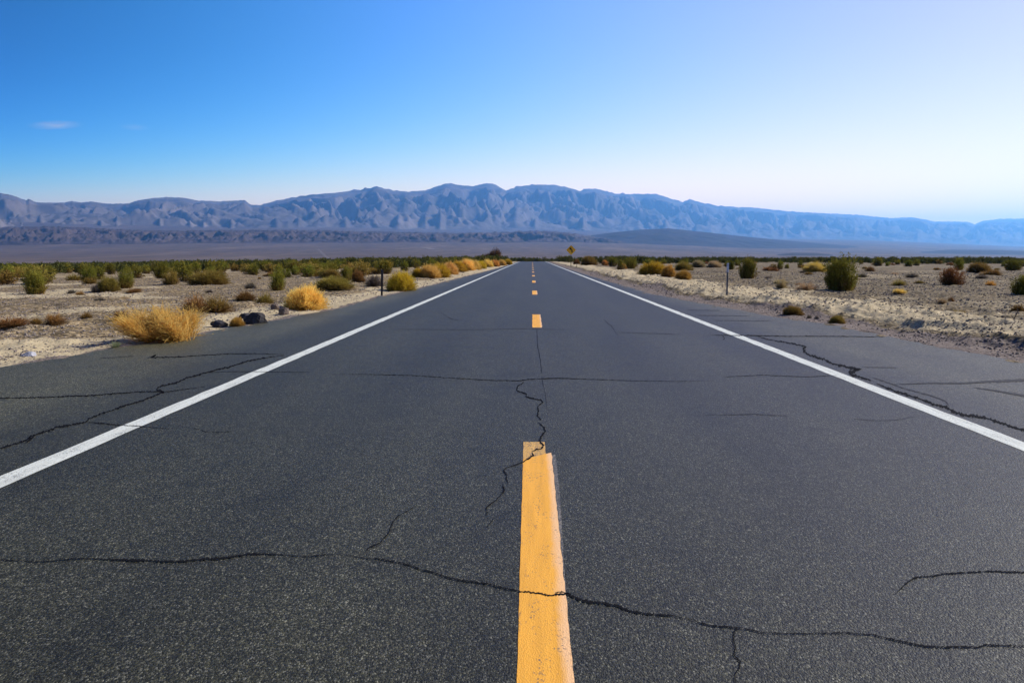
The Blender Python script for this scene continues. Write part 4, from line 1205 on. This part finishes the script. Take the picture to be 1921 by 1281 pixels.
def marker_post():
    x, y, D = place(1363, 563)
    s = y / F0
    o = empty('marker_post', (x, y, float(ground_z(x, y)) - 0.01))
    h = 60 * s
    v, f = channel_post(h * 0.98, 0.048, 0.028)
    bevel(mesh_obj('post', v, f, M['steel'], o), .001)
    pv, pf = box(0, -0.019, h * 0.72, h, 0.068, 0.006)
    bevel(mesh_obj('reflector_plate', pv, pf, M['reflector'], o))
    for q in (.76, .93):
        bv, bf = box(0, -0.0245, h * q, h * (q + .015), .014, .006)
        mesh_obj('bolt', bv, bf, M['darksteel'], o)
    tag(o, 'grey steel roadside marker post with a pale top plate on the right', 'marker post')
marker_post()

def dark_post():
    x, y, D = place(716, 554)
    s = y / F0
    o = empty('marker_post', (x, y, float(ground_z(x, y)) - 0.01), 0.35)
    o.rotation_euler = (0.0, R(2.0), 0.35)
    h = 50 * s
    v, f = channel_post(h, 0.068, 0.035)
    bevel(mesh_obj('post', v, f, M['darksteel'], o), .001)
    pv, pf = box(0, -0.0215, h * 0.62, h * 1.0, 0.082, 0.006)
    bevel(mesh_obj('plate', pv, pf, M['darksteel'], o))
    tag(o, 'dark short roadside post in front of the yellow green bush on the left', 'marker post')
dark_post()

def curve_sign():
    x, y, D = place(1071, 501)
    s = y / F0
    o = empty('curve_sign', (x, y, float(ground_z(x, y)) - 0.02))
    zc = (501 - 470.3) * s
    half = 9.2 * s
    v, f = box(0, 0.03, -0.1, zc + half * .8, 0.07, 0.05)
    bevel(mesh_obj('post', v, f, M['darksteel'], o), .004)
    r = 0.09
    pts = []
    for k in range(4):                         # diamond with rounded corners
        a0 = math.pi / 2 * k
        cxx, czz = math.cos(a0) * (half - r * 1.41), math.sin(a0) * (half - r * 1.41)
        for q in np.linspace(-math.pi / 4, math.pi / 4, 6):
            pts.append((cxx + r * math.cos(a0 + q), czz + r * math.sin(a0 + q)))
    n = len(pts)
    import bmesh
    bm = bmesh.new()
    fr = [bm.verts.new((a, -0.004, zc + b)) for a, b in pts]
    bk = [bm.verts.new((a, 0.002, zc + b)) for a, b in pts]
    bm.faces.new(fr); bm.faces.new(bk[::-1])
    for k in range(n): bm.faces.new((fr[k], bk[k], bk[(k + 1) % n], fr[(k + 1) % n]))
    bmesh.ops.recalc_face_normals(bm, faces=bm.faces)
    me = bpy.data.meshes.new('panel'); bm.to_mesh(me); bm.free(); me.materials.append(M['sign_yellow'])
    panel = link_mesh('panel', me, o)
    # arrow bending to the left: a shaft that climbs and turns, and its head
    u = half
    path = [(0.20 * u, -0.48 * u), (0.20 * u, -0.20 * u), (0.17 * u, 0.0), (0.06 * u, 0.14 * u), (-0.08 * u, 0.26 * u)]
    wd = 0.105 * u
    P = np.array(path); t_ = unit(np.gradient(P, axis=0)); nn = np.stack([-t_[:, 1], t_[:, 0]], -1)
    A, B = P + nn * wd, P - nn * wd
    yv = -0.008
    vs = np.concatenate([np.stack([A[:, 0], np.full(5, yv), zc + A[:, 1]], -1), np.stack([B[:, 0], np.full(5, yv), zc + B[:, 1]], -1)])
    i = np.arange(4)
    fs = np.stack([i, 5 + i, 6 + i, i + 1], -1)
    d = unit(np.array([-0.85, 0.55])); nn2 = np.array([-d[1], d[0]])
    c0 = np.array([-0.04 * u, 0.23 * u])
    tri = np.stack([c0 + nn2 * 0.27 * u, c0 - nn2 * 0.27 * u, c0 + d * 0.42 * u])
    tv = np.stack([tri[:, 0], np.full(3, yv - .001), zc + tri[:, 1]], -1)
    mesh_obj('arrow', np.concatenate([vs, tv]), [fs, np.array([[10, 11, 12]])], M['sign_black'], panel)
    tag(o, 'yellow diamond road sign with a black arrow curving left', 'road sign')
curve_sign()

def small_stake():
    x, y, D = place(1082, 503)
    o = empty('wooden_stake', (x, y, float(ground_z(x, y)) - 0.01))
    v, f = join([box(0, 0, -0.1, 0.55, 0.05, 0.05), box(0, -0.03, 0.40, 0.54, 0.07, 0.008)])
    bevel(mesh_obj('stake', v, f, M['wood'], o), .004)
    tag(o, 'tiny brown stake right of the curve sign post', 'stake')
small_stake()

def stick():
    x, y, D = place(1898, 614)
    rs = np.random.RandomState(2)
    p = np.array([[0, 0, -.03], [.05, .0, .12], [.10, .02, .2], [.13, 0, .26]])
    v, f = blades(np.array([[0, 0, -.03], [.055, 0, .10], [.09, 0, .17], [.03, 0, .05]]), unit(np.array([[.42, .05, 1], [.8, .1, .9], [-.1, .1, 1], [-.7, 0, .8]])), np.array([.27, .14, .12, .1]), np.array([.024, .012, .012, .01]), rs, .08, .4)
    v2 = v + [0.006, 0.012, 0]
    o = mesh_obj('dead_stick', np.concatenate([v, v2]), np.concatenate([f, f + len(v)]), M['stem'])
    o.location = (x, y, float(ground_z(x, y)))
    tag(o, 'thin dead leaning stick by the sand bank at the right edge', 'stick')
stick()

# ------------------------------------------------------------------ clouds and haze
def cloud(px, py, wpx, hpx, dens, label, D=24000.0, tilt=0.0):
    d = ray(px, py); d = d / d[1]
    c = np.array([0, 0, EYE]) + d * D
    v, f = ICO
    s = D / F0
    o = mesh_obj('cloud', v, f, mat_cloud(dens, seed=px), smooth_shade=True)
    o.location = c
    o.scale = (wpx * s / 2, 390.0, hpx * s / 2)
    o.rotation_euler = (0, -tilt, math.atan2(-d[0], d[1]) * 0.6)
    tag(o, label, 'cloud')

def mat_cloud(dens, seed=0.0):
    t = NT('thin_cloud')
    co = t.coord()
    ln = t.n('ShaderNodeVectorMath', operation='LENGTH')
    t.link(co, ln.inputs[0])
    fall = t.ramp(ln.outputs['Value'], [(0.0, (1, 1, 1)), (0.45, (0.5, 0.5, 0.5)), (1.0, (0, 0, 0))])
    mp = t.n('ShaderNodeMapping', Vector=co, Scale=(1.3, 1.0, 2.6), Location=(seed, 0, 0))
    nz = t.noise(mp.outputs[0], 1.6, 4, 0.6, 0.5)
    nn = t.ramp(nz, [(0.35, (0, 0, 0)), (0.7, (1, 1, 1))])
    dn = t.math('MULTIPLY', t.math('MULTIPLY', fall, nn), dens)
    v = t.n('ShaderNodeVolumePrincipled')
    v.inputs['Color'].default_value = (1, 1, 1, 1)
    v.inputs['Anisotropy'].default_value = 0.3
    t.link(dn, v.inputs['Density'])
    t.link(v.outputs[0], t.out.inputs['Volume'])
    return t.m

cloud(104, 235, 100, 17, 0.0032, 'small thin white wisp of cloud in the blue at far left', tilt=R(5))
cloud(252, 239, 60, 14, 0.0009, 'faintest trace of cloud right of the white wisp')

def haze():
    lo, hi = 0.0, 0.0
    for nm in ('ground', 'mountains', 'badlands', 'dark_hill'):
        me = bpy.data.objects[nm].data
        a = np.empty(len(me.vertices) * 3, np.float32); me.vertices.foreach_get('co', a)
        hi = max(hi, float(a[2::3].max())); lo = min(lo, float(a[2::3].min()) - 1)
    print('haze z', lo, hi)
    v, f = box(0, 0, lo, hi + 15, 93500, 93500)
    t = NT('pale_haze')
    p = t.n('ShaderNodeVolumePrincipled')
    p.inputs['Color'].default_value = (0.20, 0.54, 1.0, 1)
    p.inputs['Density'].default_value = 4.3e-5
    p.inputs['Anisotropy'].default_value = 0.5
    t.link(p.outputs[0], t.out.inputs['Volume'])
    o = mesh_obj('haze', v, f, t.m)
    tag(o, 'pale blue haze in the air before the mountains', 'haze', kind='stuff')
haze()
